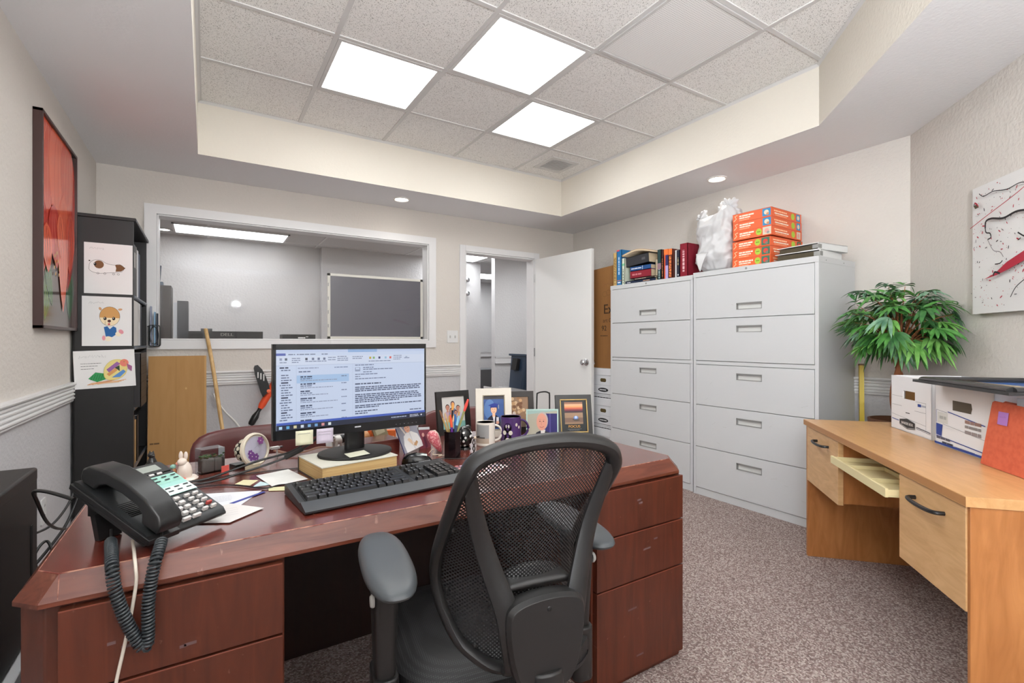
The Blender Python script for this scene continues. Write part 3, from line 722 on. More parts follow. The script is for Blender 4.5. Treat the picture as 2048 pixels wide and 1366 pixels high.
# ------------------------------------------------------------------ lateral file cabinets
def cabinet(name, y0, y1, zt, xf, label):
    t = thing(name, label, 'file cabinet', (xf,(y0+y1)/2,0), group='white five-drawer lateral file cabinets')
    w = (y1-y0)/2; D = XR-.012-xf
    m = MB()
    m.box(.012,D,-w,w,.0,zt-.036,CABW); m.box(-.004,.012,-w,-w+.022,.0,zt-.036,CABW); m.box(-.004,.012,w-.022,w,.0,zt-.036,CABW); m.box(.0,.012,-w+.022,w-.022,.0,.052,CABW); m.box(-.002,.012,-w+.022,w-.022,.968,.992,CABW)
    m.box(-.006,D,-w-.0015,w+.0015,zt-.036,zt,CABW)
    for yy in (-w-.002,):
        for xx in (.08,.30): m.ball((xx,yy,zt-.02),(.004,.0015,.004),DGRY,8,6)
    m.at(T(-.005,-.02+.04,zt-.017,0,-PI/2)); m.lathe([(0,0),(.008,0),(.008,.002),(0,.003)], DGRY, 14); m.pop()
    m.build('body', t, bevel=.002, merge=False)
    hz = (1.377,1.222,.893,.585,.277)
    for (z0, z1), h in zip(((1.302,zt-.040),(.996,1.297),(.670,.963),(.360,.666),(.056,.356)), hz):
        d = MB(); a, b = -.088, .088
        X0, X1 = -.007, .010
        # front with a recessed pull: four strips round the opening
        ys = (-w+.024,a,b,w-.024); zz_ = (z0,h-.021,h+.021,z1)
        for i in range(3):
            for j in range(3):
                if (i, j) != (1, 1):
                    for X in (X0, X1): d.poly([(X,ys[i],zz_[j]),(X,ys[i+1],zz_[j]),(X,ys[i+1],zz_[j+1]),(X,ys[i],zz_[j+1])], CABW)
            for z in (z0, z1): d.poly([(X0,ys[i],z),(X0,ys[i+1],z),(X1,ys[i+1],z),(X1,ys[i],z)], CABW)
            for y in (ys[0], ys[3]): d.poly([(X0,y,zz_[i]),(X0,y,zz_[i+1]),(X1,y,zz_[i+1]),(X1,y,zz_[i])], CABW)
        for z in zz_[1:3]: d.poly([(X0,a,z),(X0,b,z),(X1,b,z),(X1,a,z)], CABW)
        for y in (a, b): d.poly([(X0,y,zz_[1]),(X0,y,zz_[2]),(X1,y,zz_[2]),(X1,y,zz_[1])], CABW)
        r = random.Random(int(h*1000+y0*50)); SC = mat('scuff_grey',(170,170,168),.6)
        k = Ink(d, plane((X0,0,0),(0,-1,0),(0,0,1)))
        for i in range(4):
            xx = r.uniform(-w+.05,w-.1); zz = r.uniform(z0+.03,z1-.03)
            if abs(xx) > .12: k.line([(xx,zz),(xx+r.uniform(.01,.05),zz+r.uniform(-.012,.02))], .0012, SC)
        for i in range(3): k.scribble(w-.10,w-.05,z0+.09+i*.012,.008,.0012,mat('label_ghost',(196,196,195),.6),seed=i+int(h*90),n=10)
        dr = d.build('drawer', t, bevel=.0015)
        p = MB()
        p.box(.006,.0095,a,b,h-.021,h+.021,mat('pull_back',(205,205,202),.35)); p.box(-.006,.0095,a,b,h-.021,h-.019,DGRY); p.box(-.006,.0095,a,b,h+.012,h+.021,DGRY); p.box(-.006,.0095,a,a+.003,h-.021,h+.021,DGRY); p.box(-.006,.0095,b-.003,b,h-.021,h+.021,DGRY)
        p.box(-.0085,-.0065,a-.003,b+.003,h+.020,h+.023,DGRY); p.box(-.0085,-.0065,a-.003,b+.003,h-.023,h-.020,DGRY); p.box(-.0085,-.0065,a-.003,a,h-.023,h+.023,DGRY); p.box(-.0085,-.0065,b,b+.003,h-.023,h+.023,DGRY)
        p.build('handle', dr, merge=False)
    return t
CABX = 3.100; ZB = 1.648; ZL = 1.638
cabinet('file_cabinet', 1.492, 2.374, ZB, CABX, 'larger-looking white lateral file cabinet with orange boxes and a plastic bag on top')
cabinet('file_cabinet', 2.394, 3.278, ZL, CABX+.018, 'white lateral file cabinet with a row of books on top, beside the door')

# ------------------------------------------------------------------ tall black bookcase
BX, BY0_, BY1_ = -.362, 3.600, 4.340
BK = thing('bookcase', 'tall black bookcase side-on by the window, with drawings taped to its end', 'bookcase', (0,0,0))
for y0 in (BY0_, BY1_-.018):
    m = MB(); m.box(-.628,BX,y0,y0+.018,0,1.838,BLKL); m.build('side_panel', BK, bevel=.001)
m = MB(); m.box(-.630,-.624,BY0_,BY1_,.0,1.838,BLKL); m.build('back_panel', BK)
m = MB(); m.box(-.634,BX+.012,BY0_-.004,BY1_+.004,1.838,1.858,BLKL); m.build('top', BK, bevel=.003)
for z in (.05,.385,.735,1.098,1.40):
    m = MB(); m.box(-.624,BX-.006,BY0_+.018,BY1_-.018,z-.012,z+.010,BLKL); m.tube([(BX-.006,BY0_+.018,z-.001),(BX-.006,BY1_-.018,z-.001)], .011, mat('shelf_lip',(70,78,88),.3), n=10); m.build('shelf', BK)
# ------------------------------------------------------------------ black computer tower on a white box
t = thing('computer_tower', 'black desktop computer tower standing between the desk and the wall', 'computer', (-.50,1.63,.340))
m = MB(); m.box(-.1,.1,-.23,.23,.008,.444,BLKL); m.box(-.1005,.1005,-.2,.231,.408,.4445,BLKL); m.build('case', t, bevel=.006)
m = MB(); m.box(.099,.1015,.165,.18,.12,.30,mat('vent_black',(8,8,8),.7)); m.build('vent', t)
m = MB(); m.box(-.098,.098,-.245,-.23,.01,.44,BLK); m.build('front_bezel', t, bevel=.004)
for x in (-.07,.07):
    for y in (-.18,.18): m = MB(); m.lathe([(.014,0),(.014,.009)], BLKM, 12, c=(x,y,0)); m.build('foot', t)
m = MB(); m.box(-.115,.115,-.27,.27,0,.336,BOXW); m.box(-.12,.12,-.275,.275,.27,.340,BOXW)
tag(m.build('storage_box', bevel=.003, loc=(-.50,1.63,0)), 'plain white storage box on the floor under the computer tower', 'box')
# ------------------------------------------------------------------ things on the desk
# big book, monitor
t = thing('book', 'thick hardback book with yellowed pages propping up the monitor', 'book', (.289,1.513,DT), .170)
m = MB(); m.box(0,.243,0,.20,.003,.046,mat('page_edges',(206,176,122),.8,var=((188,152,98),(3,3,420),2,.4,.6))); m.build('page_block', t)
m = MB(); m.box(-.003,.245,-.003,.203,0,.003,mat('book_board',(70,66,60),.6)); m.box(-.003,.245,-.003,.203,.046,.049,mat('book_board_top',(214,212,198),.6)); m.box(-.003,.245,.200,.203,.0,.049,mat('book_board',(70,66,60),.6)); m.build('cover', t, merge=False)
MZ = .839; MW, MH = .500, .288
t = thing('computer_monitor', 'black widescreen monitor showing an open email program', 'monitor', (.416,1.622,0), .0815)
m = MB(); m.box(-MW/2,MW/2,.0,.022,MZ,MZ+MH,BLK); m.box(-MW/2+.03,MW/2-.03,.022,.045,MZ+.03,MZ+MH-.05,BLK)
m.box(-MW/2,MW/2,-.0015,.002,MZ,MZ+.029,mat('bezel_gloss',(16,16,18),.25)); m.box(-MW/2,MW/2,-.0015,.002,MZ+MH-.017,MZ+MH,mat('bezel_gloss',(16,16,18),.25)); m.box(-MW/2,-MW/2+.0085,-.0015,.002,MZ,MZ+MH,mat('bezel_gloss',(16,16,18),.25)); m.box(MW/2-.006,MW/2,-.0015,.002,MZ,MZ+MH,mat('bezel_gloss',(16,16,18),.25))
k = Ink(m, plane((0,-.0015,MZ),(1,0,0),(0,0,1)))
k.words(-.006,.014,.017,.004,K(200,200,205),3,.15)
for i in range(6): k.rect(.135+i*.015,.139+i*.015,.0105,.0120,K(120,120,125))
m.build('bezel', t, merge=False)
SW, SH = MW-.0145, MH-.046
sx0, sz0 = -MW/2+.0085, MZ+.029
m = MB(); k = Ink(m, plane((sx0,-.0006,sz0),(1,0,0),(0,0,1)), z=0, step=.00004)
def R(x0,x1,y0,y1,c): k.rect(x0*SW,x1*SW,(1-y1)*SH,(1-y0)*SH,c)
def Wd(x0,x1,y,h,c,s): k.words(x0*SW,x1*SW,(1-y)*SH,h*SH,c,s)
BG = G(206,219,244); R(0,1,0,1,BG); R(0,1,0,.035,G(196,210,240)); R(.44,.64,.0,.04,G(150,182,226)); R(0,.055,.045,.075,G(84,98,178)); R(0,1,.08,.195,G(214,224,245)); R(0,1,.195,.2,G(180,194,222))
for i, x in enumerate((.07,.12,.2,.27)): Wd(x,x+.04+.04*(i==1),.06,.013,G(120,132,160),i)
for x, c in ((.02,(150,160,190)),(.05,(90,100,120)),(.17,(50,55,80)),(.21,(110,120,150)),(.245,(110,120,150)),(.28,(110,120,150)),(.585,(200,170,60)),(.61,(130,180,120)),(.65,(60,60,110)),(.695,(150,190,220)),(.73,(220,90,80)),(.85,(170,185,210))): R(x,x+.014,.105,.135,G(*c))
for i, (x0,x1,y) in enumerate(((.09,.14,.11),(.09,.14,.135),(.09,.13,.16),(.31,.36,.105),(.31,.36,.135),(.37,.43,.095),(.37,.44,.12),(.37,.44,.145),(.47,.54,.1),(.47,.54,.125),(.76,.82,.095),(.76,.82,.12),(.76,.81,.145),(.84,.88,.13),(.02,.06,.16),(.17,.3,.15),(.58,.74,.165))): Wd(x0,x1,y,.011,G(130,142,172),i+20)
for i in range(22):
    y = .225+i*.031
    if i in (2,): continue
    Wd(.02+(.008 if i % 7 else 0),.07+.012*((i*7) % 3),y,.013 if i % 6 else .017,G(96,108,140) if i % 6 else G(50,58,90),i+50)
R(.115,.117,.2,.93,G(190,202,228)); R(.47,.472,.2,.93,G(190,202,228))
Wd(.125,.25,.235,.012,G(150,160,190),80); Wd(.13,.2,.28,.014,G(90,104,140),81); Wd(.35,.44,.235,.012,G(130,145,180),82)
R(.118,.445,.325,.425,G(170,200,236))
for i in range(7):
    y = .345+i*.092
    if y > .9: break
    Wd(.14,.14+.07+.02*(i % 2),y,.017,G(60,72,104),i+90); Wd(.14,.21,y+.025,.012,G(100,112,145),i+100); Wd(.14,.37-.03*(i % 3),y+.048,.011,G(150,160,188),i+110); Wd(.395,.43,y+.006,.012,G(120,132,165),i+120)
R(.485,.52,.245,.30,G(150,162,190)); R(.49,.515,.25,.275,G(206,219,244))
for i, (x1, y) in enumerate(((.62,.215),(.62,.25),(.75,.275),(.60,.31),(.64,.34),(.52,.37),(.70,.40))): Wd(.54 if 0 < i < 4 else .485,x1,y,.012,G(110,122,155),i+130)
Wd(.485,.67,.47,.017,G(70,80,110),140)
for i, (x1, y) in enumerate(((.97,.515),(.96,.54),(.96,.565),(.94,.615),(.95,.64),(.97,.665),(.97,.69),(.80,.715),(.97,.765),(.65,.79),(.64,.84),(.57,.87))): Wd(.485,x1,y,.0145,G(74,84,116),i+150)
Wd(.88,.97,.875,.014,G(90,100,130),170)
R(0,1,.905,.935,G(70,98,190)); R(0,1,.935,1,G(34,42,66))
for i, c in enumerate(((190,225,250),(90,170,220),(225,215,170),(220,230,240),(130,180,225),(120,170,220),(220,150,150),(225,235,235))): R(.015+i*.042,.033+i*.042,.95,.985,G(*c))
Wd(.74,.86,.966,.012,G(190,200,220),180); Wd(.88,.95,.955,.011,G(200,205,220),181); Wd(.88,.95,.975,.011,G(200,205,220),182); R(.965,.975,.955,.975,G(230,235,240))
m.build('screen', t, merge=False)
m = MB(); m.prism([(.034*c, .011*s) for c, s in [(math.cos(2*PI*i/16), math.sin(2*PI*i/16)) for i in range(16)]], .776, .90, BLK); m.at(T(.012,.035,0)); 
m.pop(); neck = m
neck = neck.build('neck', t); neck.location = (.010,.048,0)
m = MB(); m.lathe([(0,0),(.118,0),(.120,.004),(.118,.009),(.10,.0115),(0,.0120)], BLKM, 48); b = m.build('base', t); b.location = (.006,.026,.764); b.scale = (1,.84,1)
def note(name, label, x, y, z, w, h, col, rz, rows, lean=.12):
    m = MB(); m.at(T(0,0,0,lean)); m.surf(lambda a, b: ((a-.5)*w, -.004*(b**2), -h*b), 4, 5, K(*col)); k = Ink(m, plane((0,-.0004,-h),(1,0,0),(0,0,1)))
    for i in range(rows): k.scribble(-w*.36,w*.34,h*(.78-.2*i),h*.07,.0009,K(90,90,96),seed=i+int(x*100),n=14)
    m.pop(); o = m.build(name, solid=.0005); o.location = (x,y,z); o.rotation_euler = (0,0,rz)
    return tag(o, label, 'note', 'sticky notes about the desk')
note('sticky_note', 'pale cream sticky note hanging from the bottom edge of the monitor', .255, 1.6045, .862, .051, .044, (228,226,198), .08, 1)
note('sticky_note', 'lilac sticky note hanging from the bottom edge of the monitor', .316, 1.6095, .862, .051, .046, (206,196,214), .08, 4)
def flat(name, pts, col, label, cat, z=DT+.0006, fn=None, th=.0006, group=None):
    cx = sum(p[0] for p in pts)/len(pts); cy = sum(p[1] for p in pts)/len(pts)
    m = MB(); m.prism([(p[0]-cx,p[1]-cy) for p in pts], 0, th, K(*col))
    if fn: fn(Ink(m, plane((0,0,th),(1,0,0),(0,1,0))))
    o = m.build(name, loc=(cx,cy,z), merge=False); return tag(o, label, cat, group)
flat('sticky_note', [(.372,1.600),(.440,1.622),(.443,1.560),(.375,1.540)], (222,222,200), 'pale sticky note lying on the round monitor base', 'note', z=.7765)
# papers
flat('paper_sheet', [(-.05,1.60),(.132,1.535),(.06,1.40),(-.11,1.47)], (226,228,234), 'white printed sheet half under the telephone', 'paper', fn=lambda k: [k.words(-.06,.05,.03-.015*i,.002,K(180,182,190),i) for i in range(4)])
flat('notepad_strip', [(.050,1.455),(.060,1.448),(.140,1.512),(.135,1.521)], (66,76,150), 'thin blue edge strip across the white printed sheet', 'paper', z=DT+.0016)
flat('paper_sheet', [(-.01,1.425),(.052,1.448),(.122,1.366),(.045,1.297),(-.03,1.34)], (224,220,218), 'small cream handwritten sheet in front of the printed sheet', 'paper', z=DT+.0026, fn=lambda k: [k.scribble(-.04,.03,.03-.018*i,.004,.0008,K(170,160,165),i) for i in range(4)])
flat('envelope', [(.131,1.708),(.227,1.738),(.262,1.585),(.161,1.554)], (228,229,226), 'white envelope lying beside the thick book', 'envelope', z=DT+.0022, fn=lambda k: k.line([(-.05,.06),(.0,-.01),(.05,.05)],.0008,K(196,196,194)))
flat('sticky_note', [(.071,1.645),(.095,1.681),(.133,1.655),(.107,1.605)], (216,210,170), 'pale yellow sticky note nearest the black cables', 'note', z=DT+.0008)
flat('sticky_note', [(.150,1.555),(.205,1.535),(.186,1.500),(.148,1.52)], (222,220,176), 'yellow sticky note under the corner of the keyboard', 'note', z=DT+.0012)
flat('sticky_note', [(.112,1.585),(.137,1.635),(.165,1.582)], (190,214,220), 'pale blue sticky note under the white envelope', 'note', z=DT+.0009)
flat('rainbow_card', [(.835,1.600),(.93,1.600),(.935,1.555),(.845,1.552)], (240,214,206), 'small rainbow-coloured card behind the office chair', 'card', fn=lambda k: [k.rect(-.048+.014*i,-.034+.014*i,-.02,.02,K(*c)) for i, c in enumerate(((120,190,225),(110,205,190),(140,215,150),(220,225,140),(240,200,180)))])
def floral(k):
    r = random.Random(5)
    for i in range(60): k.ell(r.uniform(-.08,.08), r.uniform(-.05,.05), r.uniform(.004,.012), r.uniform(.003,.009), K(*r.choice(((216,150,150),(226,190,180),(200,170,190),(190,120,120),(235,225,220),(210,205,225)))), r.uniform(0,3), 8)
flat('patterned_paper', [(.66,1.44),(.80,1.50),(.87,1.40),(.70,1.32)], (226,206,204), 'pink floral paper beside the number pad of the keyboard', 'paper', fn=floral)

# keyboard
KX = math.atan2(.041,.469)
t = thing('keyboard', 'black full-size computer keyboard in front of the monitor', 'keyboard', (.200,1.262,DT+.004), KX)
KW, KD = .478, .206; tilt = .0748
KBB = mat('keyboard_body', (44,46,49), .45); KEY = mat('key_black', (22,22,24), .35)
m = MB(); m.prism([(-.010,.006),(-.008,.0),(.040,-.002),(KD,-.002),(KD,.022),(KD-.008,.0258),(.045,.0138),(.036,.018),(.0,.009)], 0, KW, KBB, axis='x')
m.at(T(0,.041,.0137,tilt))
for x0, x1 in ((.014,.312),(.319,.375),(.383,.464)): m.box(x0,x1,.0,.150,-.001,.0005,mat('key_well',(12,12,13),.6))
k = Ink(m, plane((.40,.158,.001),(1,0,0),(0,1,0))); k.words(0,.045,0,.003,K(170,172,176),4,.3)
m.pop(); m.build('case', t, bevel=.003, merge=False)
u = .0187; keys = []
rows = [(.135,[1,None,1,1,1,1,.5,1,1,1,1,.5,1,1,1,1]),(.102,[1]*13+[2]),(.082,[1.5]+[1]*12+[1.5]),(.062,[1.75]+[1]*11+[2.25]),(.042,[2.25]+[1]*10+[2.75]),(.022,[1.5,1.25,1.25,6,1.25,1.25,1.25,1.25])]
for y, ws in rows:
    x = .017
    for w_ in ws:
        if w_ is None: x += u; continue
        if w_ == .5: x += u*.5; continue
        keys.append((x,y-.02,w_*u*(.985 if True else 1))); x += w_*u
for y in (.135,.102,.082):
    for i in range(3): keys.append((.320+i*.0182,y-.02,.0180))
for x, y in ((.3382,.042),(.320,.022),(.3382,.022),(.3564,.022)): keys.append((x,y-.02,.0180))
for j, y in enumerate((.102,.082,.062,.042)):
    for i in range(4):
        if i == 3 and j in (2,): continue
        keys.append((.385+i*.0196,y-.02,.0192))
keys += [(.385,.002,.0388),(.4242,.002,.0192),(.4438,.002,.0192)]
first = None
for i, (x, y, w_) in enumerate(keys):
    m = MB(); m.at(T(x+.0006,0,0) @ T(0,.041,.0139,tilt) @ T(0,y+.0005,0)); d = .0185
    m.prism([(0,0),(w_-.0012,0),(w_-.0012,d),(0,d)], .0004, .0092, KEY, poly2=[(.0024,.003),(w_-.0036,.003),(w_-.0036,d-.001),(.0024,d-.001)])
    if w_ < .03: Ink(m, plane((.0045,.0105,.0092),(1,0,0),(0,1,0)), z=.0001).rect(0,.0022,0,.0035,K(190,190,192))
    m.pop()
    if i < 99: m.build('key', t, merge=False)
    else:
        first = first or MB()
        o = len(first.v); 
        for f, mi in zip(m.f, m.mi): first.f.append([q+o for q in f]); first.mi.append(first.idx(m.mats[mi]))
        first.v += m.v
if first: first.build('key', t, merge=False, kind='stuff')
def cable(name, pts, r, col, label, k=8, n=8, rough=.45, cat='cable', group=None):
    m = MB(); m.tube(smooth(pts, k), r, mat('cable_%d_%d_%d' % col, col, rough), n=n); return tag(m.build(name), label, cat, group)

# telephone
PA = math.atan2(.109,.126)
t = thing('desk_telephone', 'black multi-line desk telephone with teal speed-dial labels', 'telephone', (-.100,1.198,DT), PA)
PT = .395; PW, PL = .178, .235
PH = mat('phone_black', (34,36,37), .38, bump=(900,.06,.0004)); PHS = mat('phone_side', (26,26,27), .4)
B0 = T(0,0,.010,PT)
m = MB(); m.at(B0)
m.prism([(0,.012),(.010,.0),(PL-.01,.0),(PL,.012),(PL,.028),(PL-.012,.031),(.012,.024),(0,.016)], 0, PW, PH, axis='x')
m.box(-.004,.062,-.004,PL+.004,.010,.022,PHS)
m.box(.066,PW-.003,.186,.229,.026,.0325,PHS)
for i in range(9): m.box(.012,.054,.075+i*.0055,.0775+i*.0055,.0195,.0285,mat('grille_black',(10,10,10),.6))
m.pop(); m.build('base', t, bevel=.004, merge=False)
m = MB(); m.at(B0); m.box(.078,.158,.196,.219,.0322,.0335,mat('lcd_grey',(150,156,150),.2)); m.build('display', t)
m = MB(); m.at(B0); m.box(.066,.176,.098,.176,.0285,.0300,mat('teal_label',(150,200,192),.4)); k = Ink(m, plane((.066,.098,.0300),(1,0,0),(0,1,0)))
k.rect(.0,.110,.0,.030,K(216,230,228)); k.rect(.0,.110,.045,.078,K(150,198,184))
for r_, y in enumerate((.010,.022,.054,.066)):
    for c in range(5): k.rect(.006+c*.0215,.018+c*.0215,y,y+.004,K(40,46,48))
m.build('label_panel', t, merge=False)
WK = mat('key_white', (206,202,200), .4)
def pkey(x, y, w, h, mt, nm='key'):
    m = MB(); m.at(B0); m.box(x,x+w,y,y+h,.024,.0325+.004*(y-.1)*.0,mt); m.build(nm, t, bevel=.001)
for r_ in range(4):
    for c in range(3): pkey(.070+c*.0185,.026+r_*.0175,.0125,.0085,WK)
for r_ in range(5):
    for c in range(2): pkey(.132+c*.021,.020+r_*.0150,.0125,.0060,WK if (r_, c) != (1,1) else mat('key_red',(176,70,66),.4))
pkey(.076,.009,.018,.006,WK); pkey(.100,.009,.018,.006,WK)
for c in range(4): pkey(.084+c*.0185,.182,.012,.006,WK)
m = MB(); m.at(B0 @ T(.006,-.006,.004))
hp = [(.0,.028),(-.002,.046),(.010,.062),(.055,.078),(.115,.084),(.175,.080),(.222,.068),(.238,.054),(.238,.034),(.232,.028),(.192,.028),(.184,.042),(.165,.053),(.118,.058),(.070,.055),(.052,.046),(.045,.028)]
m.prism(hp, .0, .050, mat('handset_black',(30,31,32),.32,bump=(900,.05,.0004)), axis='x'); m.pop(); m.build('handset', t, bevel=.007, seg=3, sharp=50)
m = MB()
for x0, x1 in ((.015,.06),(.12,.165)): m.prism([(.155,.002),(.168,.0),(.190,.078),(.172,.072)], x0, x1, PHS, axis='x')
m.box(.015,.165,.168,.19,.05,.08,PHS); m.build('stand', t, merge=False)
def coil(path, R_, wire, pitch, n=9, seg=10):
    P = smooth(path, 12); L = [0]
    for a, b in zip(P, P[1:]): L.append(L[-1]+(b-a).length)
    tot = L[-1]; turns = tot/pitch; N_ = int(turns*seg); out = []; j = 0; prev = None
    for i in range(N_+1):
        d = tot*i/N_
        while j < len(L)-2 and L[j+1] < d: j += 1
        f = (d-L[j])/max(1e-9, L[j+1]-L[j]); p = P[j].lerp(P[j+1], f); tg = (P[j+1]-P[j]).normalized()
        u_ = (prev-tg*prev.dot(tg)) if prev else tg.orthogonal(); u_.normalize(); prev = u_; w_ = tg.cross(u_)
        a = 2*PI*turns*i/N_; out.append(p+u_*math.cos(a)*R_+w_*math.sin(a)*R_)
    return out
m = MB()
CP = [(-.165,1.275,.728),(-.155,1.205,.731),(-.147,1.150,.722),(-.142,1.136,.690),(-.133,1.134,.650),(-.121,1.134,.612),(-.108,1.133,.580),(-.099,1.132,.566),(-.093,1.131,.572),(-.092,1.132,.600),(-.092,1.133,.640),(-.088,1.135,.682),(-.082,1.139,.718),(-.077,1.165,.734),(-.075,1.186,.742)]
m.tube(coil(CP, .0088, .0024, .0064), .0025, mat('coil_grey',(44,50,54),.42), n=6)
m.tube([(-.168,1.30,.745),(-.166,1.285,.735),(-.165,1.275,.728)], .002, BLK, n=6); m.tube([(-.075,1.186,.742),(-.076,1.205,.752)], .002, BLK, n=6)
tag(m.build('coiled_cord'), 'dark coiled telephone cord looping down over the front of the desk', 'cord')
cable('phone_line', [(-.130,1.275,.722),(-.122,1.22,.7195),(-.117,1.180,.7195),(-.113,1.156,.708),(-.112,1.152,.680),(-.120,1.150,.62),(-.131,1.150,.559),(-.142,1.150,.50),(-.155,1.142,.40),(-.165,1.14,.2),(-.17,1.13,.02)], .0030, (216,206,192), 'thin white telephone line hanging down the front of the desk', cat='cable')
# cables across the desk
cable('video_cable', [(-.12,1.735,.720),(-.06,1.728,.7195),(.0,1.730,.722),(.07,1.735,.738),(.139,1.738,.756),(.19,1.732,.766),(.240,1.722,.780),(.285,1.715,.81),(.33,1.71,.86)], .0035, (22,22,23), 'black cable running up behind the monitor, rear one of a pair', cat='cable')
cable('power_cable', [(-.12,1.705,.7195),(-.04,1.690,.7195),(.03,1.690,.723),(.087,1.698,.734),(.155,1.700,.748),(.215,1.702,.765),(.262,1.700,.786),(.31,1.695,.82),(.345,1.695,.86)], .0035, (24,24,25), 'black cable running up behind the monitor, front one of a pair', cat='cable')
m = MB(); m.tube([(.212,1.702,.764),(.240,1.701,.776),(.264,1.700,.787)], .0078, BLKM, n=10); m.build('connector', bpy.data.objects['power_cable'])
cable('keyboard_cable', [(-.05,1.66,.7185),(.03,1.65,.7185),(.082,1.612,.7185),(.14,1.545,.719),(.18,1.555,.7195),(.215,1.53,.722),(.236,1.492,.73)], .0018, (28,28,30), 'thin dark cable leading to the corner of the keyboard', cat='cable')
cable('thin_cable', [(-.02,1.73,.7175),(.06,1.755,.7175),(.117,1.749,.7175),(.203,1.745,.7175),(.26,1.735,.7175),(.272,1.728,.7175)], .0017, (24,22,22), 'thin dark cable lying straight toward the thick book', cat='cable')
cable('mouse_cable', [(.66,1.600,.7175),(.70,1.61,.7175),(.76,1.575,.7175),(.80,1.56,.7175),(.84,1.53,.7175),(.80,1.47,.7175)], .0014, (30,30,30), 'thin black mouse cable on the desk before the pen cup', cat='cable')
# mouse
t = thing('computer_mouse', 'glossy black computer mouse behind the keyboard', 'mouse', (.612,1.590,DT), -.28)
m = MB()
m.surf(lambda a, b: ((.052*math.cos(2*PI*a))*math.cos(b*PI/2)**.6, (.030*math.sin(2*PI*a))*math.cos(b*PI/2)**.6, .002+.034*math.sin(b*PI/2)*(1-.12*math.cos(2*PI*a))), 28, 9, mat('mouse_gloss',(14,14,15),.16), closed_u=True)
m.build('shell', t)
m = MB(); m.surf(lambda a, b: ((a-.5)*.066,(b-.5)*.030,.0345+.0035*(1-((a-.5)*2)**2)-.006*((b-.5)*2)**2), 10, 6, mat('mouse_top',(120,124,120),.25,metal=.6,var=((40,44,42),(80,80,80),3,.4,.6))); m.build('top_plate', t)
# pen cup with pens
CUPX, CUPY = .757, 1.612
t = thing('pen_cup', 'glossy black octagonal pen cup', 'cup', (CUPX,CUPY,DT), .25)
m = MB(); oc = [(math.cos(PI/8+PI/4*i), math.sin(PI/8+PI/4*i)) for i in range(8)]
CG = mat('cup_gloss', (22,15,18), .12)
m.prism([(x*.031,y*.031) for x, y in oc], 0, .004, CG)
for r0, r1 in ((.031,.031),(.0275,.0275)): 
    vs = [(x*r0,y*r0,.0) for x, y in oc]+[(x*r1,y*r1,.096) for x, y in oc]; m.add(vs, [(i,(i+1) % 8,8+(i+1) % 8,8+i) for i in range(8)], CG)
m.add([(x*.031,y*.031,.096) for x, y in oc]+[(x*.0275,y*.0275,.096) for x, y in oc], [(i,(i+1) % 8,8+(i+1) % 8,8+i) for i in range(8)], CG)
m.build('cup', t, sharp=20)
_pn = [0]
def pen(name, label, a, lean, h, r, body, tip, tiplen, dirn, r2=None):
    _pn[0] += 1; jo = ((_pn[0]*5) % 9-4)*.0036
    bx, by = CUPX-math.cos(dirn)*.012-math.sin(dirn)*jo, CUPY-math.sin(dirn)*.012+math.cos(dirn)*jo
    t = thing(name, label, name.replace('_',' '), (bx,by,DT+.006), 0, group='pens and brushes in the black cup')
    d = Vector((math.cos(dirn)*math.sin(lean), math.sin(dirn)*math.sin(lean), math.cos(lean)))
    m = MB(); m.tube([(0,0,0), tuple(d*(h-tiplen))], r, mat('pen_%d_%d_%d' % body, body, .35), n=8); m.build('barrel', t)
    m = MB(); m.tube([tuple(d*(h-tiplen)), tuple(d*(h-tiplen*.5)), tuple(d*h)], [r*1.02,(r2 or r)*1.0,(r2 or r)*.55], mat('pentip_%d_%d_%d' % tip, tip, .6), n=8); m.build('tip', t)
RT = -.56   # camera-right direction in plan
pen('paintbrush', 'wooden paintbrush leaning out at the window side of the black pen cup', 0, .34, .175, .0035, (170,140,86), (120,84,60), .03, PI+RT, .005)
pen('pencil', 'tan pencil leaning left in the black pen cup', 0, .24, .160, .0034, (186,160,104), (206,180,140), .02, PI+RT+.5)
pen('marker_pen', 'purple marker pen with an orange cap in the black pen cup', 0, .12, .150, .0050, (92,40,130), (226,84,48), .045, PI+RT-.4)
pen('ballpoint_pen', 'green pen with a blue cap in the middle of the black pen cup', 0, .05, .150, .0052, (34,130,96), (40,100,170), .06, PI/2+.3)
pen('paintbrush', 'black brush with an orange tip standing upright in the black pen cup', 0, .06, .190, .0032, (22,24,34), (224,160,80), .026, RT, .0055)
pen('pencil', 'silver pencil beside the upright black brush', 0, .10, .145, .0034, (150,148,140), (226,190,150), .02, RT+.3)
pen('pencil', 'yellow pencil leaning right in the black pen cup', 0, .20, .182, .0034, (200,150,80), (196,176,160), .02, RT-.2)
pen('crayon_pencil', 'thick pencil with a red point leaning farthest toward the mugs', 0, .32, .215, .0042, (150,150,96), (226,80,70), .045, RT+.1, .006)
pen('ballpoint_pen', 'pale blue pen leaning right in the black pen cup', 0, .22, .150, .0045, (52,66,90), (140,196,220), .035, RT+.2)
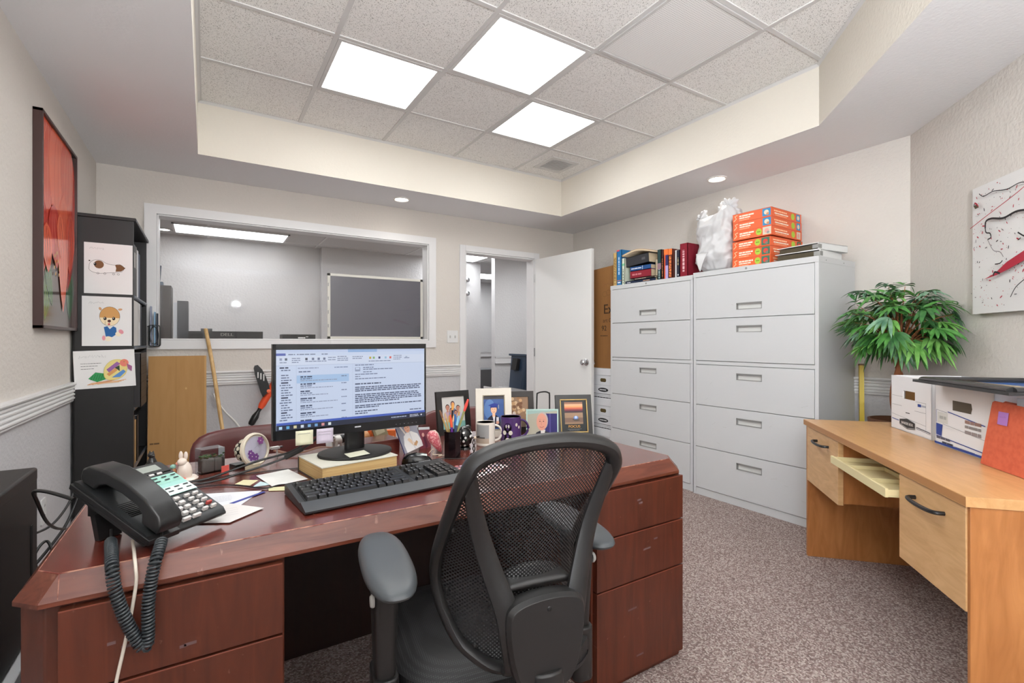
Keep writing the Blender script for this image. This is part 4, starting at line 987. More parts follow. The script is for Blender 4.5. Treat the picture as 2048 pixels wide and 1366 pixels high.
# ornaments
t = thing('cat_figurine', 'small black cat figurine at the far corner of the desk', 'figurine', (-.150,1.965,DT), -.5)
m = MB(); CBK = mat('figurine_black', (30,28,26), .3)
m.lathe([(.0,0),(.017,0),(.018,.006),(.0175,.015),(.014,.028),(.009,.040),(.007,.046),(0,.048)], CBK, 18); m.ball((0,-.004,.052), (.0095,.0105,.009), CBK, 14, 10); m.ball((.010,-.010,.050), (.006,.005,.004), CBK, 8, 6)
for s in (-1, 1): m.lathe([(.0035,0),(0,.007)], CBK, 8, c=(s*.005,-.002,.059)); m.lathe([(0,0),(.006,.0),(.0055,.022),(0,.03)], CBK, 10, c=(s*.008,-.012,0))
m.tube(smooth([(0,.014,.004),(.012,.022,.004),(.022,.016,.004),(.024,.004,.004)],4), .0035, CBK, n=8); m.build('body', t)
t = thing('acrylic_block', 'clear acrylic block with grey stone and green moss inside', 'paperweight', (.010,1.850,DT), .35)
m = MB(); m.box(-.034,.034,-.026,.026,.0,.078,glass('acrylic',(236,240,242))); m.build('block', t, bevel=.001)
m = MB(); r = random.Random(3); STN = mat('stone_grey', (122,112,106), .9, bump=(160,.7,.003))
for c, d in (((-.012,-.002,.024),(.036,.036,.042)),((.018,.0,.023),(.022,.036,.040))):
    m.cbox(c, d, STN, (0,0,.06))
m.build('stone', t, bevel=.004)
m = MB()
for i in range(26): m.ball((r.uniform(-.028,.028), r.uniform(-.018,.018), .046+r.uniform(0,.006)), (.005,.004,.003), K(*r.choice(((44,74,34),(70,96,50),(96,80,50)))), 7, 5)
m.build('moss', t, merge=False)
t = thing('rabbit_figurine', 'white ceramic rabbit figurine on a red and white base', 'figurine', (-.062,1.782,DT), -.45)
CER = mat('ceramic_cream', (222,208,196), .3); CRED = mat('ceramic_red', (206,84,60), .35)
m = MB(); m.lathe([(0,0),(.040,.0),(.042,.004),(.036,.010),(0,.011)], CER, 24); m.ball((-.018,-.012,.009), (.018,.012,.007), CRED, 12, 8); m.ball((.012,-.022,.008),(.012,.008,.006), CRED, 10, 6); m.build('base', t)
m = MB(); m.lathe([(.0,0),(.018,.0),(.021,.014),(.017,.032),(.010,.044),(.0,.046)], CER, 18, c=(.006,.002,.009)); m.ball((.002,-.004,.056),(.013,.013,.012), CER, 14, 10); m.ball((-.004,.0,.074),(.006,.005,.014), CER, 10, 8); m.ball((.009,.002,.073),(.006,.005,.013), CER, 10, 8)
m.ball((-.009,-.009,.053),(.005,.004,.004), mat('ceramic_pink',(230,150,130),.4), 8, 6); m.build('rabbit', t)
m = MB(); m.lathe([(0,0),(.013,.0),(.011,.016),(.006,.027),(0,.029)], mat('ceramic_tan',(160,104,64),.4), 14, c=(-.022,-.006,.010)); m.ball((-.022,-.008,.043),(.008,.008,.007), mat('ceramic_teal',(130,176,160),.4), 10, 8); m.build('small_figure', t)
flat('folded_card', [(.040,1.790),(.060,1.799),(.061,1.796),(.041,1.787)], (214,92,84), 'small red and blue card standing behind the acrylic block', 'card', th=.026, fn=None)
t = thing('flower_trinket_jar', 'round cream jar lying on its side, purple flowers on its lid', 'jar', (.135,1.845,DT), .42)
m = MB(); DOT = mat('dotted_black', (26,26,24), .3)
JX = T(0,0,.0575,-1.72,0,.25)
m.at(JX); m.lathe([(0,.060),(.022,.058),(.036,.044),(.040,.026),(.036,.008),(.030,.0)][::-1], DOT, 28)
for ring, (rr_, z_) in enumerate(((.0385,.014),(.0402,.026),(.0385,.038),(.032,.050))):
    for i in range(10):
        a = 2*PI*(i+.5*(ring % 2))/10; nx = Vector((math.cos(a),math.sin(a),(z_-.026)*18)).normalized()
        m.at(Matrix.Translation((math.cos(a)*rr_,math.sin(a)*rr_,z_)) @ nx.to_track_quat('Z','Y').to_matrix().to_4x4()); m.lathe([(0,.0012),(.0062,.0006),(.0066,-.001)], K(196,190,170,.4), 12); m.pop()
m.pop(); m.build('jar', t)
m = MB(); m.at(JX); m.lathe([(.0,.006),(.052,.004),(.056,-.002),(.055,-.010),(.050,-.013),(.0465,-.0085),(0,-.0085)], mat('cream_rim',(222,212,192),.4), 36)
m.at(T(0,0,-.0086,PI)); k = Ink(m, Matrix.Identity(4)); k.ell(0,0,.0435,.0435,K(196,194,210,.2),n=36)
for cx, cy_, s in ((-.018,-.020,1.2),(-.004,-.024,1.0),(-.024,-.008,.9),(.020,.026,1.1)):
    for i in range(6): k.ell(cx+math.cos(i*PI/3)*.0065*s, cy_+math.sin(i*PI/3)*.0065*s, .0062*s,.0045*s,K(*((120,74,140) if cx < 0 else (150,84,150)),.3), i*PI/3, 10)
    k.ell(cx,cy_,.002,.002,K(240,236,230),n=8)
k.line([(-.01,.004),(.004,.012),(.012,.004)],.0008,K(150,146,170)); k.line([(.006,-.012),(.02,-.004),(.03,-.012)],.0008,K(170,166,186)); m.pop(); m.pop(); m.build('lid', t, merge=False)
m = MB()
for a, b in (((-.04,-.02,.0),(-.02,-.03,.022)),((-.02,-.03,.0),(.0,-.038,.018))): m.poly([a,(b[0],b[1],0),b,(a[0],a[1],.014)], K(196,186,160))
m.box(-.05,.0,.02,.06,0,.012,BLK); m.build('foot', t, merge=False)
# behind the monitor
t = thing('snack_carton', 'small orange carton behind the monitor, the taller one', 'carton', (.592,2.005,DT), .3); m = MB(); m.box(-.03,.03,-.012,.012,0,.056,mat('carton_orange',(224,112,50),.5)); k = Ink(m, plane((0,-.012,0),(1,0,0),(0,0,1))); k.rect(-.024,.024,.012,.03,K(240,190,90)); k.rect(-.02,.02,.034,.044,K(176,60,40)); m.build('carton', t, merge=False)
t = thing('snack_carton', 'small orange carton behind the monitor, the lower one', 'carton', (.655,2.012,DT), -.35); m = MB(); m.box(-.024,.024,-.012,.012,0,.048,mat('carton_orange',(224,112,50),.5)); k = Ink(m, plane((0,-.012,0),(1,0,0),(0,0,1))); k.rect(-.018,.018,.010,.024,K(246,214,190)); m.build('carton', t, merge=False)
t = thing('round_ornament', 'round tan ornament just behind the monitor stand', 'ornament', (.535,2.00,DT)); m = MB(); m.ball((0,0,.030),(.034,.03,.030), mat('tan_glaze',(206,150,100),.4)); m.lathe([(.012,0),(.018,.003),(.012,.008)], mat('tan_glaze',(206,150,100),.4), 14); m.build('body', t, merge=False)
t = thing('cow_figurine', 'black and white cow figurine behind the monitor stand', 'figurine', (.440,1.985,DT), .5); m = MB(); CW = mat('cow_white',(224,222,216),.4)
m.ball((0,0,.034),(.030,.018,.018), CW); m.ball((-.030,-.004,.046),(.012,.010,.011), CW); m.ball((.012,-.006,.036),(.016,.014,.017), BLK); m.ball((-.034,-.010,.050),(.005,.004,.005), BLK)
for x in (-.018,.02):
    for y in (-.009,.009): m.tube([(x,y,0),(x,y,.03)], .0055, CW, n=8)
m.build('body', t, merge=False)
t = thing('lacquer_box', 'low dark red lacquered box behind the monitor stand', 'box', (.545,1.835,DT), .16); m = MB(); m.box(-.075,.070,-.05,.05,0,.042,MAHT); m.box(-.077,.072,-.052,.052,.042,.052,MAHT); m.build('box', t, bevel=.001, merge=False)
m = MB(); m.tube(smooth([(.215,1.99,.733),(.26,1.945,.724),(.31,1.93,.729),(.36,1.935,.738),(.41,1.95,.728)],5), .012, mat('leather_brown',(112,70,48),.5), n=8, flat=(.22,1.0), up=(0,0,1)); tag(m.build('leather_strap'), 'curved brown leather strap lying behind the monitor stand', 'strap')
t = thing('usb_stick', 'small white clip at the lower corner behind the monitor', 'clip', (.215,1.94,DT), .3); m = MB(); m.box(-.022,.008,-.008,.008,.034,.042,WHITE); m.box(.008,.02,-.006,.006,.036,.041,mat('grey_metal',(150,150,152),.3,metal=.8)); m.tube([(0,0,.034),(.002,.0,.0)], .003, WHITE); m.build('body', t, merge=False)
# pink ornament, photo booklets
t = thing('pink_shell_ornament', 'pink scaly teardrop-shaped ornament leaning beside the pen cup', 'ornament', (.738,1.70,DT), -.56)
m = MB(); m.at(T(.012,0,.004,0,-.50)); m.lathe([(0,.0),(.007,.008),(.014,.028),(.020,.052),(.022,.066),(.018,.080),(.009,.088),(0,.090)], mat('pink_scales',(216,96,110),.35,bump=(260,.9,.003),var=((244,180,180),(150,150,150),2,.45,.6)), 24); m.pop(); m.build('shell', t)
m = MB(); m.at(T(.012,.006,.004,0,-.50)); m.lathe([(0,0),(.006,.008),(.0145,.028),(.0215,.054),(.0225,.068),(.018,.083),(0,.091)], mat('ivory',(222,206,190),.4), 20); m.pop(); mm = m.build('rim', t)
cable('string', [(.700,1.70,.719),(.712,1.69,.735),(.722,1.70,.722),(.706,1.675,.719),(.735,1.66,.7185),(.715,1.645,.7185),(.74,1.645,.7185)], .0014, (206,192,170), 'pale loop of string beside the pink ornament', cat='string')
def booklet(label, loc, rz, roll, lean, w, h, fn, col):
    t = thing('photo_booklet', label, 'booklet', loc, 0); t.rotation_euler = (0,0,rz)
    m = MB(); m.at(T(0,0,0,-lean) @ T(0,0,0,0,roll)); m.box(0,w,0,.006,0,h,K(*col)); fn(Ink(m, plane((0,0,0),(1,0,0),(0,0,1)))); m.pop(); m.build('cover', t, merge=False); return t
def person_white(k):
    k.rect(0,.092,0,.102,K(150,152,166,.3)); k.line([(.018,.102),(.034,.06)],.006,K(226,220,214)); 
    k.poly([(.012,.0),(.010,.03),(.020,.062),(.040,.072),(.060,.070),(.084,.052),(.092,.02),(.090,.0)], K(236,236,236)); k.ell(.046,.086,.013,.017,K(226,172,146)); k.poly([(.034,.092),(.038,.102),(.055,.102),(.060,.09),(.052,.098)], K(120,92,70))
    k.ell(.042,.088,.0018,.0014,K(50,40,40)); k.ell(.051,.088,.0018,.0014,K(50,40,40)); k.line([(.042,.078),(.046,.0765),(.051,.078)],.0012,K(170,80,76)); k.poly([(.030,.045),(.040,.05),(.062,.02),(.05,.014)], K(222,196,170)); k.line([(.05,.07),(.052,.0)],.003,K(210,210,214)); k.poly([(.05,.018),(.068,.03),(.074,.022),(.060,.010)], K(190,150,110))
booklet('glossy booklet with a picture of a figure in white robes, leaning behind the mouse', (.628,1.752,DT), .30, -.20, .30, .092, .102, person_white, (70,70,130))
booklet('dark red booklet leaning behind the figure in white robes', (.705,1.800,DT), .30, .10, .25, .055, .085, lambda k: (k.rect(0,.055,0,.085,K(126,60,74,.3)), k.ell(.02,.055,.006,.008,K(220,170,160)), k.poly([(.02,.045),(.03,.05),(.04,.01),(.03,.0)],K(90,40,60)), k.rect(.0,.055,.075,.085,K(196,200,204))), (150,150,150))
booklet('tan paperback leaning behind the monitor base', (.575,1.90,DT), .25, -.25, .25, .06, .09, lambda k: (k.rect(0,.06,0,.09,K(150,140,110,.4)), k.rect(.01,.05,.05,.07,K(206,200,170))), (120,104,80))
# spotted ornament, little trophy
t = thing('spotted_ornament', 'glossy black ornament with white patches between pen cup and white mug', 'ornament', (.855,1.715,DT), 0)
m = MB(); GB = mat('gloss_black', (14,14,16), .1); m.ball((0,0,.045),(.033,.028,.045), GB, 20, 14); m.ball((.016,.004,.082),(.014,.012,.010), GB, 12, 8); m.lathe([(.026,0),(.022,.008)], GB, 20)
r = random.Random(11)
for i in range(12):
    a = -1.0+r.uniform(-1.3,1.3); b_ = r.uniform(-.7,.8); nx = Vector((math.cos(a)*math.cos(b_), math.sin(a)*math.cos(b_), math.sin(b_))); p = Vector((nx.x*.0333,nx.y*.0283,.045+nx.z*.0453))
    m.at(Matrix.Translation(p) @ nx.to_track_quat('Z','Y').to_matrix().to_4x4()); m.lathe([(0,.0006),(.0045,.0002),(.005,-.001)], K(226,226,224,.2), 10); m.pop()
m.build('body', t, merge=False)
t = thing('bronze_stand', 'tiny dark twisted metal stand in front of the white mug', 'ornament', (.842,1.610,DT), .2)
m = MB(); BRZ = mat('dark_bronze', (44,32,28), .3, metal=.6); m.lathe([(0,0),(.015,0),(.013,.004),(.004,.006)], BRZ, 16)
for s in (-1, 1): m.tube([(s*math.cos(i*.5)*.004, math.sin(i*.5)*.004*s, .005+i*.0035) for i in range(16)], .0022, BRZ, n=6)
m.tube([(-.022,0,.061),(0,0,.063),(.026,0,.064)], .0026, BRZ, n=6); m.ball((.004,-.002,.062),(.006,.004,.006), K(206,190,170), 8, 6); m.build('stand', t, merge=False)
# mugs
def mug(name, label, x, y, r, h, col, hz, inner, fn=None):
    t = thing(name, label, 'mug', (x,y,DT), 0); c = mat(name+'_glaze', col, .18)
    m = MB(); m.lathe([(0,.0),(r*.92,0),(r,.004),(r,h-.002),(r*.985,h),(r*.93,h-.001)], c, 40); m.lathe([(r*.93,h-.001),(r*.92,h*.5),(r*.9,.008),(0,.007)], mat(name+'_inner', inner, .2), 40)
    if fn: fn(m, r, h)
    m.build('cup', t, merge=False)
    m = MB(); d = Vector((math.cos(hz), math.sin(hz), 0)); P = []
    for i in range(13):
        a = -PI/2+PI*i/12; P.append(tuple(d*(r*.96+math.cos(a)*r*.78)+Vector((0,0,h*.52+math.sin(a)*h*.33))))
    m.tube(P, .0058, c, n=10, flat=(.8,1.25), up=(0,0,1)); m.build('handle', t); return t
def band(m, r, h, a0, a1, z0, z1, mt, off=.0003, n=14):
    m.add([(math.cos(a0+(a1-a0)*i/n)*(r+off), math.sin(a0+(a1-a0)*i/n)*(r+off), z) for z in (z0, z1) for i in range(n+1)], [(i,i+1,n+2+i,n+1+i) for i in range(n)], mt)
TOC = math.atan2(-1.75,-.97)      # toward the camera
def deco_w(m, r, h):
    band(m, r, h, TOC-1.5, TOC+.35, .012, h-.008, K(150,150,150,.25)); band(m, r, h, TOC-1.5, TOC+.35, .012, h*.34, K(176,160,144,.25), .0005); band(m, r, h, TOC-1.3, TOC-.1, h*.34, h*.40, K(84,82,80,.25), .0007)
mug('white_mug', 'white mug with a faded grey photo print', .962, 1.735, .0375, .094, (226,221,212), RT+.12, (228,224,216), deco_w)
def dots(m, r, h, A, spots, mt, off=.0006):
    for a, z, w_, hh in spots:
        n = 12; m.add([(math.cos(A+a+math.cos(2*PI*i/n)*w_/r)*(r+off), math.sin(A+a+math.cos(2*PI*i/n)*w_/r)*(r+off), z+math.sin(2*PI*i/n)*hh) for i in range(n)], [list(range(n))], mt)
def deco_p(m, r, h):
    A = TOC-.25
    dots(m, r, h, A, [(-.1,h*.60,.016,.020),(-.1,h*.36,.015,.030),(-.1,h*.15,.017,.022)], K(16,12,18,.2))
    dots(m, r, h, A, [(-.42,h*.42,.008,.009),(.18,h*.42,.008,.009),(-.24,h*.66,.003,.007),(.0,h*.66,.003,.007),(-.1,h*.12,.010,.012),(.75,h*.72,.005,.007),(1.05,h*.62,.004,.006)], K(206,200,190,.3), .0012)
    for i in range(9): 
        a = i*2*PI/9; dots(m, r*.925, h, a, [(0,h-.012,.003,.004)], K(24,20,24), -.0012)
mug('purple_mug', 'purple mug with a black cat and white paws, standing on a coaster', 1.060, 1.700, .0425, .106, (70,44,98), RT+.25, (226,222,216), deco_p).location.z = DT+.0075
m = MB(); m.lathe([(0,0),(.052,0),(.055,.003),(.052,.007),(.046,.0070),(0,.0072)], mat('coaster_wood',(176,112,60),.4), 32); tag(m.build('coaster', loc=(1.060,1.700,DT)), 'round wooden coaster under the purple mug', 'coaster')
# photo frames
def photo_frame(name, label, P, Q, h, lean, bw, col, fn, inner=None, depth=.016, mats=None, roll=0, fz=.006):
    w = math.hypot(Q[0]-P[0], Q[1]-P[1]); rz = math.atan2(Q[1]-P[1], Q[0]-P[0])
    t = thing(name, label, 'framed photo', ((P[0]+Q[0])/2,(P[1]+Q[1])/2,DT), rz, group='photo frames along the back of the desk')
    L_ = T(0,0,0,-lean) @ T(0,0,0,0,roll)
    m = MB(); m.at(L_); w2 = w/2
    for pl in (([(-w2,0),(w2,0),(w2-bw,bw),(-w2+bw,bw)]),([(-w2,h),(-w2+bw,h-bw),(w2-bw,h-bw),(w2,h)]),([(-w2,0),(-w2+bw,bw),(-w2+bw,h-bw),(-w2,h)]),([(w2,0),(w2,h),(w2-bw,h-bw),(w2-bw,bw)])):
        m.prism(pl, 0, depth, col, axis='y')
    if inner:
        b2, mt = inner
        for x0,x1,z0,z1 in ((-w2+bw-b2,w2-bw+b2,bw-b2,bw+.0005),(-w2+bw-b2,w2-bw+b2,h-bw-.0005,h-bw+b2),(-w2+bw-b2,-w2+bw+.0005,bw,h-bw),(w2-bw-.0005,w2-bw+b2,bw,h-bw)): m.box(x0,x1,-.0012,.004,z0,z1,mt)
    m.pop(); m.build('frame', t, bevel=.0025, merge=False)
    m = MB(); m.at(L_); m.box(-w2+bw*.8,w2-bw*.8,fz,depth-.002,bw*.8,h-bw*.8,K(200,200,198)); fn(Ink(m, plane((-w2+bw,fz,bw),(1,0,0),(0,0,1))), w-2*bw, h-2*bw); m.pop(); m.build('picture', t, merge=False)
    m = MB(); m.at(L_); m.box(-.02,.02,depth-.001,depth+.003,h*.2,h*.75,BLKM); m.pop()
    foot = (L_ @ Vector((0,depth,h*.7))); m.prism([(foot.y,foot.z),(foot.y+.004,foot.z),(foot.y+.06,.0),(foot.y+.054,.0)], -.018, .018, BLKM, axis='x'); m.build('easel_back', t, merge=False)
    return t
def bust(k, cx, cz, s, skin, hair, top, eyes=True, hat=None):
    k.poly([(cx-.030*s,cz-.075*s),(cx-.026*s,cz-.035*s),(cx-.010*s,cz-.022*s),(cx+.010*s,cz-.022*s),(cx+.026*s,cz-.035*s),(cx+.030*s,cz-.075*s)], K(*top)); k.rect(cx-.006*s,cx+.006*s,cz-.028*s,cz-.010*s,K(*skin)); k.ell(cx,cz+.004*s,.0145*s,.018*s,K(*hair)); k.ell(cx,cz,.0125*s,.0165*s,K(*skin))
    if eyes:
        k.ell(cx-.0048*s,cz+.003*s,.0017*s,.0012*s,K(50,36,34)); k.ell(cx+.0048*s,cz+.003*s,.0017*s,.0012*s,K(50,36,34)); k.line([(cx,cz+.002*s),(cx+.001*s,cz-.004*s)],.0008*s,K(*[int(c*.8) for c in skin])); k.line([(cx-.005*s,cz-.008*s),(cx,cz-.0098*s),(cx+.005*s,cz-.008*s)],.0014*s,K(170,70,70))
def fam(k, w, h):
    k.rect(0,w,0,h,K(206,204,200,.3)); k.rect(0,w,0,h*.22,K(130,180,172,.3))
    for x, z, c, s in ((.25,.66,(190,160,170),.72),(.48,.75,(120,130,160),.74),(.40,.55,(200,160,90),.66),(.70,.62,(190,190,210),.7),(.58,.48,(120,160,200),.64)): bust(k, w*x, h*z, s, (186,132,112), (50,38,34), c)
photo_frame('framed_photo', 'black photo frame with a family picture behind the pen cup', (.872,2.000), (1.040,2.012), .196, .14, .026, mat('frame_black',(30,29,29),.4), fam)
def grad(k, w, h):
    k.rect(0,w,0,h,K(70,96,150,.25)); k.ell(w*.3,h*.6,w*.28,h*.3,K(92,126,180,.25)); k.rect(0,w,h*.9,h,K(76,74,80)); 
    bust(k, w*.5, h*.58, 1.05, (232,188,156), (120,84,50), (38,38,60)); k.poly([(w*.5-.016,h*.58+.010),(w*.5+.016,h*.58+.010),(w*.5+.014,h*.58+.022),(w*.5-.014,h*.58+.022)], K(40,56,130)); k.poly([(w*.5-.026,h*.58+.020),(w*.5-.004,h*.58+.014),(w*.5+.026,h*.58+.022),(w*.5+.002,h*.58+.030)], K(46,62,144)); k.line([(w*.5+.022,h*.58+.022),(w*.5+.022,h*.58+.004)],.0016,K(210,206,190))
    k.poly([(w*.44,h*.38),(w*.56,h*.38),(w*.53,h*.24),(w*.50,h*.2)], K(222,222,226)); k.rect(w*.62,w*.74,h*.22,h*.36,K(216,216,220)); k.ell(w*.68,h*.2,.007,.007,K(226,172,146))
photo_frame('framed_photo', 'white photo frame with a graduate in a blue cap', (.996,1.880), (1.147,1.828), .214, .10, .034, mat('frame_cream',(222,216,204),.5,bump=(120,.2,.002)), grad, inner=(.005,mat('frame_bead',(150,140,120),.5)))
def sepia(k, w, h):
    k.rect(0,w,0,h,K(150,120,96,.25)); r = random.Random(4)
    for i in range(26): k.ell(w*r.uniform(.05,.95),h*r.uniform(.45,.95),w*.09,h*.06,K(*r.choice(((190,150,110),(120,84,60),(206,176,140),(150,110,76)))),r.uniform(0,3),10)
    k.ell(w*.2,h*.4,w*.10,h*.12,K(206,190,176)); k.rect(0,w,0,h*.2,K(110,92,80))
photo_frame('framed_photo', 'dark brown photo frame with a sepia picture, behind the glass frame', (1.160,1.905), (1.292,1.862), .190, .12, .026, mat('frame_dark',(38,32,30),.3), sepia)
GLASSE = mat('glass_green', (176,206,198), .1)
def elder(k, w, h):
    k.rect(0,w,0,h,K(170,166,150,.2)); k.rect(w*.5,w,0,h*.88,K(52,48,104,.2)); k.rect(w*.55,w*.6,0,h*.88,K(74,66,130)); k.rect(w*.74,w*.78,0,h*.88,K(74,66,130)); k.poly([(0,h*.85),(w,h*.98),(w,h),(0,h)], K(150,176,170))
    k.poly([(w*.2,0),(w*.3,h*.2),(w*.5,h*.3),(w*.68,h*.22),(w*.9,h*.12),(w*.95,0)], K(34,34,48)); k.poly([(w*.44,h*.28),(w*.6,h*.30),(w*.54,0),(w*.46,0)], K(214,210,206)); k.ell(w*.5,h*.62,w*.19,h*.33,K(176,166,160)); k.ell(w*.48,h*.58,w*.175,h*.31,K(206,146,126)); k.ell(w*.42,h*.60,.003,.002,K(60,46,44)); k.ell(w*.54,h*.60,.003,.002,K(60,46,44)); k.line([(w*.41,h*.40),(w*.48,h*.38),(w*.55,h*.41)],.0022,K(150,80,76)); k.line([(w*.48,h*.6),(w*.46,h*.48),(w*.49,h*.47)],.0014,K(176,116,100)); k.line([(w*.38,h*.66),(w*.46,h*.67)],.0016,K(150,130,120)); k.line([(w*.51,h*.67),(w*.58,h*.66)],.0016,K(150,130,120))
photo_frame('framed_photo', 'clear glass photo frame with a portrait of an older man in a suit', (1.165,1.742), (1.285,1.672), .128, .10, .005, GLASSE, elder, fz=.001)
def focus(k, w, h):
    k.rect(0,w,0,h,K(34,38,40,.25)); x0,x1,z0,z1 = w*.14,w*.86,h*.24,h*.94
    k.rect(x0,x1,z0,z1,K(150,122,98,.25)); k.rect(x0,x1,z0+.05*h,z0+.2*h,K(120,96,82)); 
    for i, c in enumerate(((70,58,64),(120,60,70),(196,104,80),(226,160,110),(226,176,140),(150,110,90))): k.rect(x0,x1,z1-(.34-.055*i)*h,z1-(.34-.055*(i+1))*h if i < 5 else z1,K(*c))
    k.ell(w*.58,h*.44,.011,.008,K(96,130,190)); k.ell(w*.58,h*.455,.006,.006,K(190,206,230)); k.line([(w*.5,h*.40),(w*.44,h*.37)],.0024,K(40,46,60)); k.ell(w*.60,h*.36,.015,.004,K(84,74,66))
    k.text('FOCUS', w*.5, h*.16, .0155, K(206,150,74), sx=1.1, bold=.0003); k.words(w*.24,w*.78,h*.08,.002,K(110,116,120),3); k.words(w*.3,w*.7,h*.045,.002,K(110,116,120),4)
photo_frame('framed_photo', 'black and gold frame with a motivational picture captioned FOCUS', (1.298,1.700), (1.446,1.632), .186, .20, .024, mat('frame_black',(30,29,29),.4), focus, inner=(.005,mat('gold_bead',(206,176,110),.35,metal=.6)))
m = MB(); m.tube(smooth([(1.35,1.93,DT+.003),(1.352,1.93,.87),(1.358,1.93,.885),(1.375,1.928,.890),(1.40,1.925,.890),(1.415,1.922,.884),(1.42,1.92,.87),(1.42,1.92,DT+.003)],3), .0035, BLK, n=8)
m.tube([(1.35,1.93,DT+.003),(1.35,1.86,DT+.003),(1.42,1.85,DT+.003),(1.42,1.92,DT+.003)], .0035, BLK, n=8); tag(m.build('wire_stand', merge=False), 'black bent wire stand behind the photo frames', 'stand')
# ------------------------------------------------------------------ left wall: painting, drawings, bookcase contents
t = thing('framed_painting', 'tall painting of red flower petals in a dark brown frame', 'painting', (XL,3.25,1.678))
FRB = mat('frame_brown', (62,40,36), .35); PW_, PH_ = .34, .484
m = MB()
for y0,y1,z0,z1 in ((-PW_,-PW_+.014,-PH_,PH_),(PW_-.014,PW_,-PH_,PH_),(-PW_,PW_,-PH_,-PH_+.014),(-PW_,PW_,PH_-.014,PH_)): m.box(0,.034,y0,y1,z0,z1,FRB)
m.build('frame', t, bevel=.0015, merge=False)
m = MB(); m.box(.004,.022,-PW_+.012,PW_-.012,-PH_+.012,PH_-.012,K(70,50,44,.14))
k = Ink(m, plane((.022,-PW_+.014,-PH_+.014),(0,1,0),(0,0,1)), step=.00008); w_, h_ = 2*PW_-.028, 2*PH_-.028
def petal(x0,y0,x1,y1,wd,c,c2=None,n=10):
    L = math.hypot(x1-x0,(y1-y0)*h_/w_); pts1 = []; pts2 = []
    dx, dy = (x1-x0)*w_, (y1-y0)*h_; l = math.hypot(dx,dy); nx, ny = -dy/l, dx/l
    for i in range(n+1):
        f = i/n; ww = wd*w_*math.sin(PI*min(1,f**.75))**.8*(1 if f < .98 else .0)
        pts1.append((x0*w_+dx*f+nx*ww*.5, y0*h_+dy*f+ny*ww*.5)); pts2.append((x0*w_+dx*f-nx*ww*.5, y0*h_+dy*f-ny*ww*.5))
    cl = lambda p: (min(max(p[0],0),w_), min(max(p[1],0),h_))
    k.poly([cl(p) for p in pts1+pts2[::-1]], K(*c,.14))
    if c2:
        for s_ in (-.22,.0,.24): k.line([cl((x0*w_+dx*f+nx*wd*w_*s_*math.sin(PI*f), y0*h_+dy*f+ny*wd*w_*s_*math.sin(PI*f))) for f in (.08,.25,.45,.65,.85,.96)], [.002,.005,.006,.005,.003,.001], K(*c2,.14))
R1, R2, R3, R4 = (206,74,46), (190,54,40), (222,96,62), (160,38,34)
petal(.25,.30,.10,.02,.22,(66,104,52),(130,150,70)); petal(.85,.34,.82,.04,.26,(46,86,58),(96,130,80)); petal(.15,.34,.30,.10,.18,(56,96,60),(110,140,70))
petal(.9,.80,.75,.20,.42,R4,R2); petal(.1,.75,.05,.24,.40,R2,(214,90,70))
petal(.55,1.02,.95,.52,.60,R2,(226,110,76)); petal(.2,1.05,.15,.55,.60,R1,(232,120,84)); petal(.45,1.1,.45,.42,.50,R3,(186,58,40)); petal(.75,1.05,.70,.55,.42,R1,(230,120,84))
petal(.62,.72,.60,.08,.34,R3,(182,62,48)); petal(.3,.62,.42,.30,.34,R2,(226,104,76)); petal(.85,.65,.80,.30,.30,R1,(170,46,38)); petal(.12,.5,.18,.26,.26,R3,R4); petal(.5,.6,.52,.36,.20,(232,110,74),R4)
for x, y in ((.34,.36),(.36,.33),(.40,.38),(.33,.30),(.42,.34),(.46,.30),(.36,.27),(.45,.27)): k.ell(x*w_,y*h_,.010,.006,K(226,176,70,.2),1.2,8)
k.line([(.36*w_,.45*h_),(.37*w_,.34*h_),(.33*w_,.29*h_)],.004,K(214,150,70,.2)); k.line([(.42*w_,.45*h_),(.43*w_,.36*h_),(.46*w_,.29*h_)],.004,K(214,150,70,.2))
m.build('canvas', t, merge=False)
def drawing(label, x0, x1, z0, z1, rot, fn):
    m = MB(); w, h = x1-x0, z1-z0
    m.at(T(0,0,0,0,rot)); m.box(0,w,-.0012,0,0,h,PAPER); fn(Ink(m, plane((0,-.0012,0),(1,0,0),(0,0,1)), z=.0002), w, h); m.pop()
    o = m.build('childs_drawing', merge=False); o.location = (x0,BY0_-.0006,z0); tag(o, label, 'drawing', 'drawings taped to the black bookcase')
OUT = K(60,50,46); 
def guinea(k, w, h):
    k.scribble(.12*w,.40*w,.89*h,.05*h,.0014,K(170,170,172),3,16)
    body = [(.10,.50),(.12,.60),(.22,.66),(.34,.66),(.46,.60),(.62,.58),(.72,.60),(.82,.54),(.78,.46),(.70,.44),(.5,.42),(.3,.40),(.18,.42),(.11,.46)]
    P = [(p.x,p.y) for p in smooth([(x*w,y*h,0) for x, y in body],4,closed=True)]
    k.poly(P, K(238,237,235)); k.ell(.30*w,.575*h,.10*w,.08*h,K(126,88,56)); k.ell(.22*w,.58*h,.028*w,.032*h,K(30,26,26)); k.ell(.212*w,.592*h,.008*w,.009*h,K(240,240,240))
    k.poly([(x*w,y*h) for x,y in ((.63,.585),(.74,.595),(.85,.53),(.76,.46),(.64,.45),(.655,.52))], K(120,82,50)); k.line(P+[P[0]],.0014,OUT)
    for x in (.28,.42,.60,.70): k.ring(x*w,.40*h,.022*w,.018*h,.0013,OUT,n=10)
    k.ell(.11*w,.64*h,.018*w,.012*h,K(70,60,56))
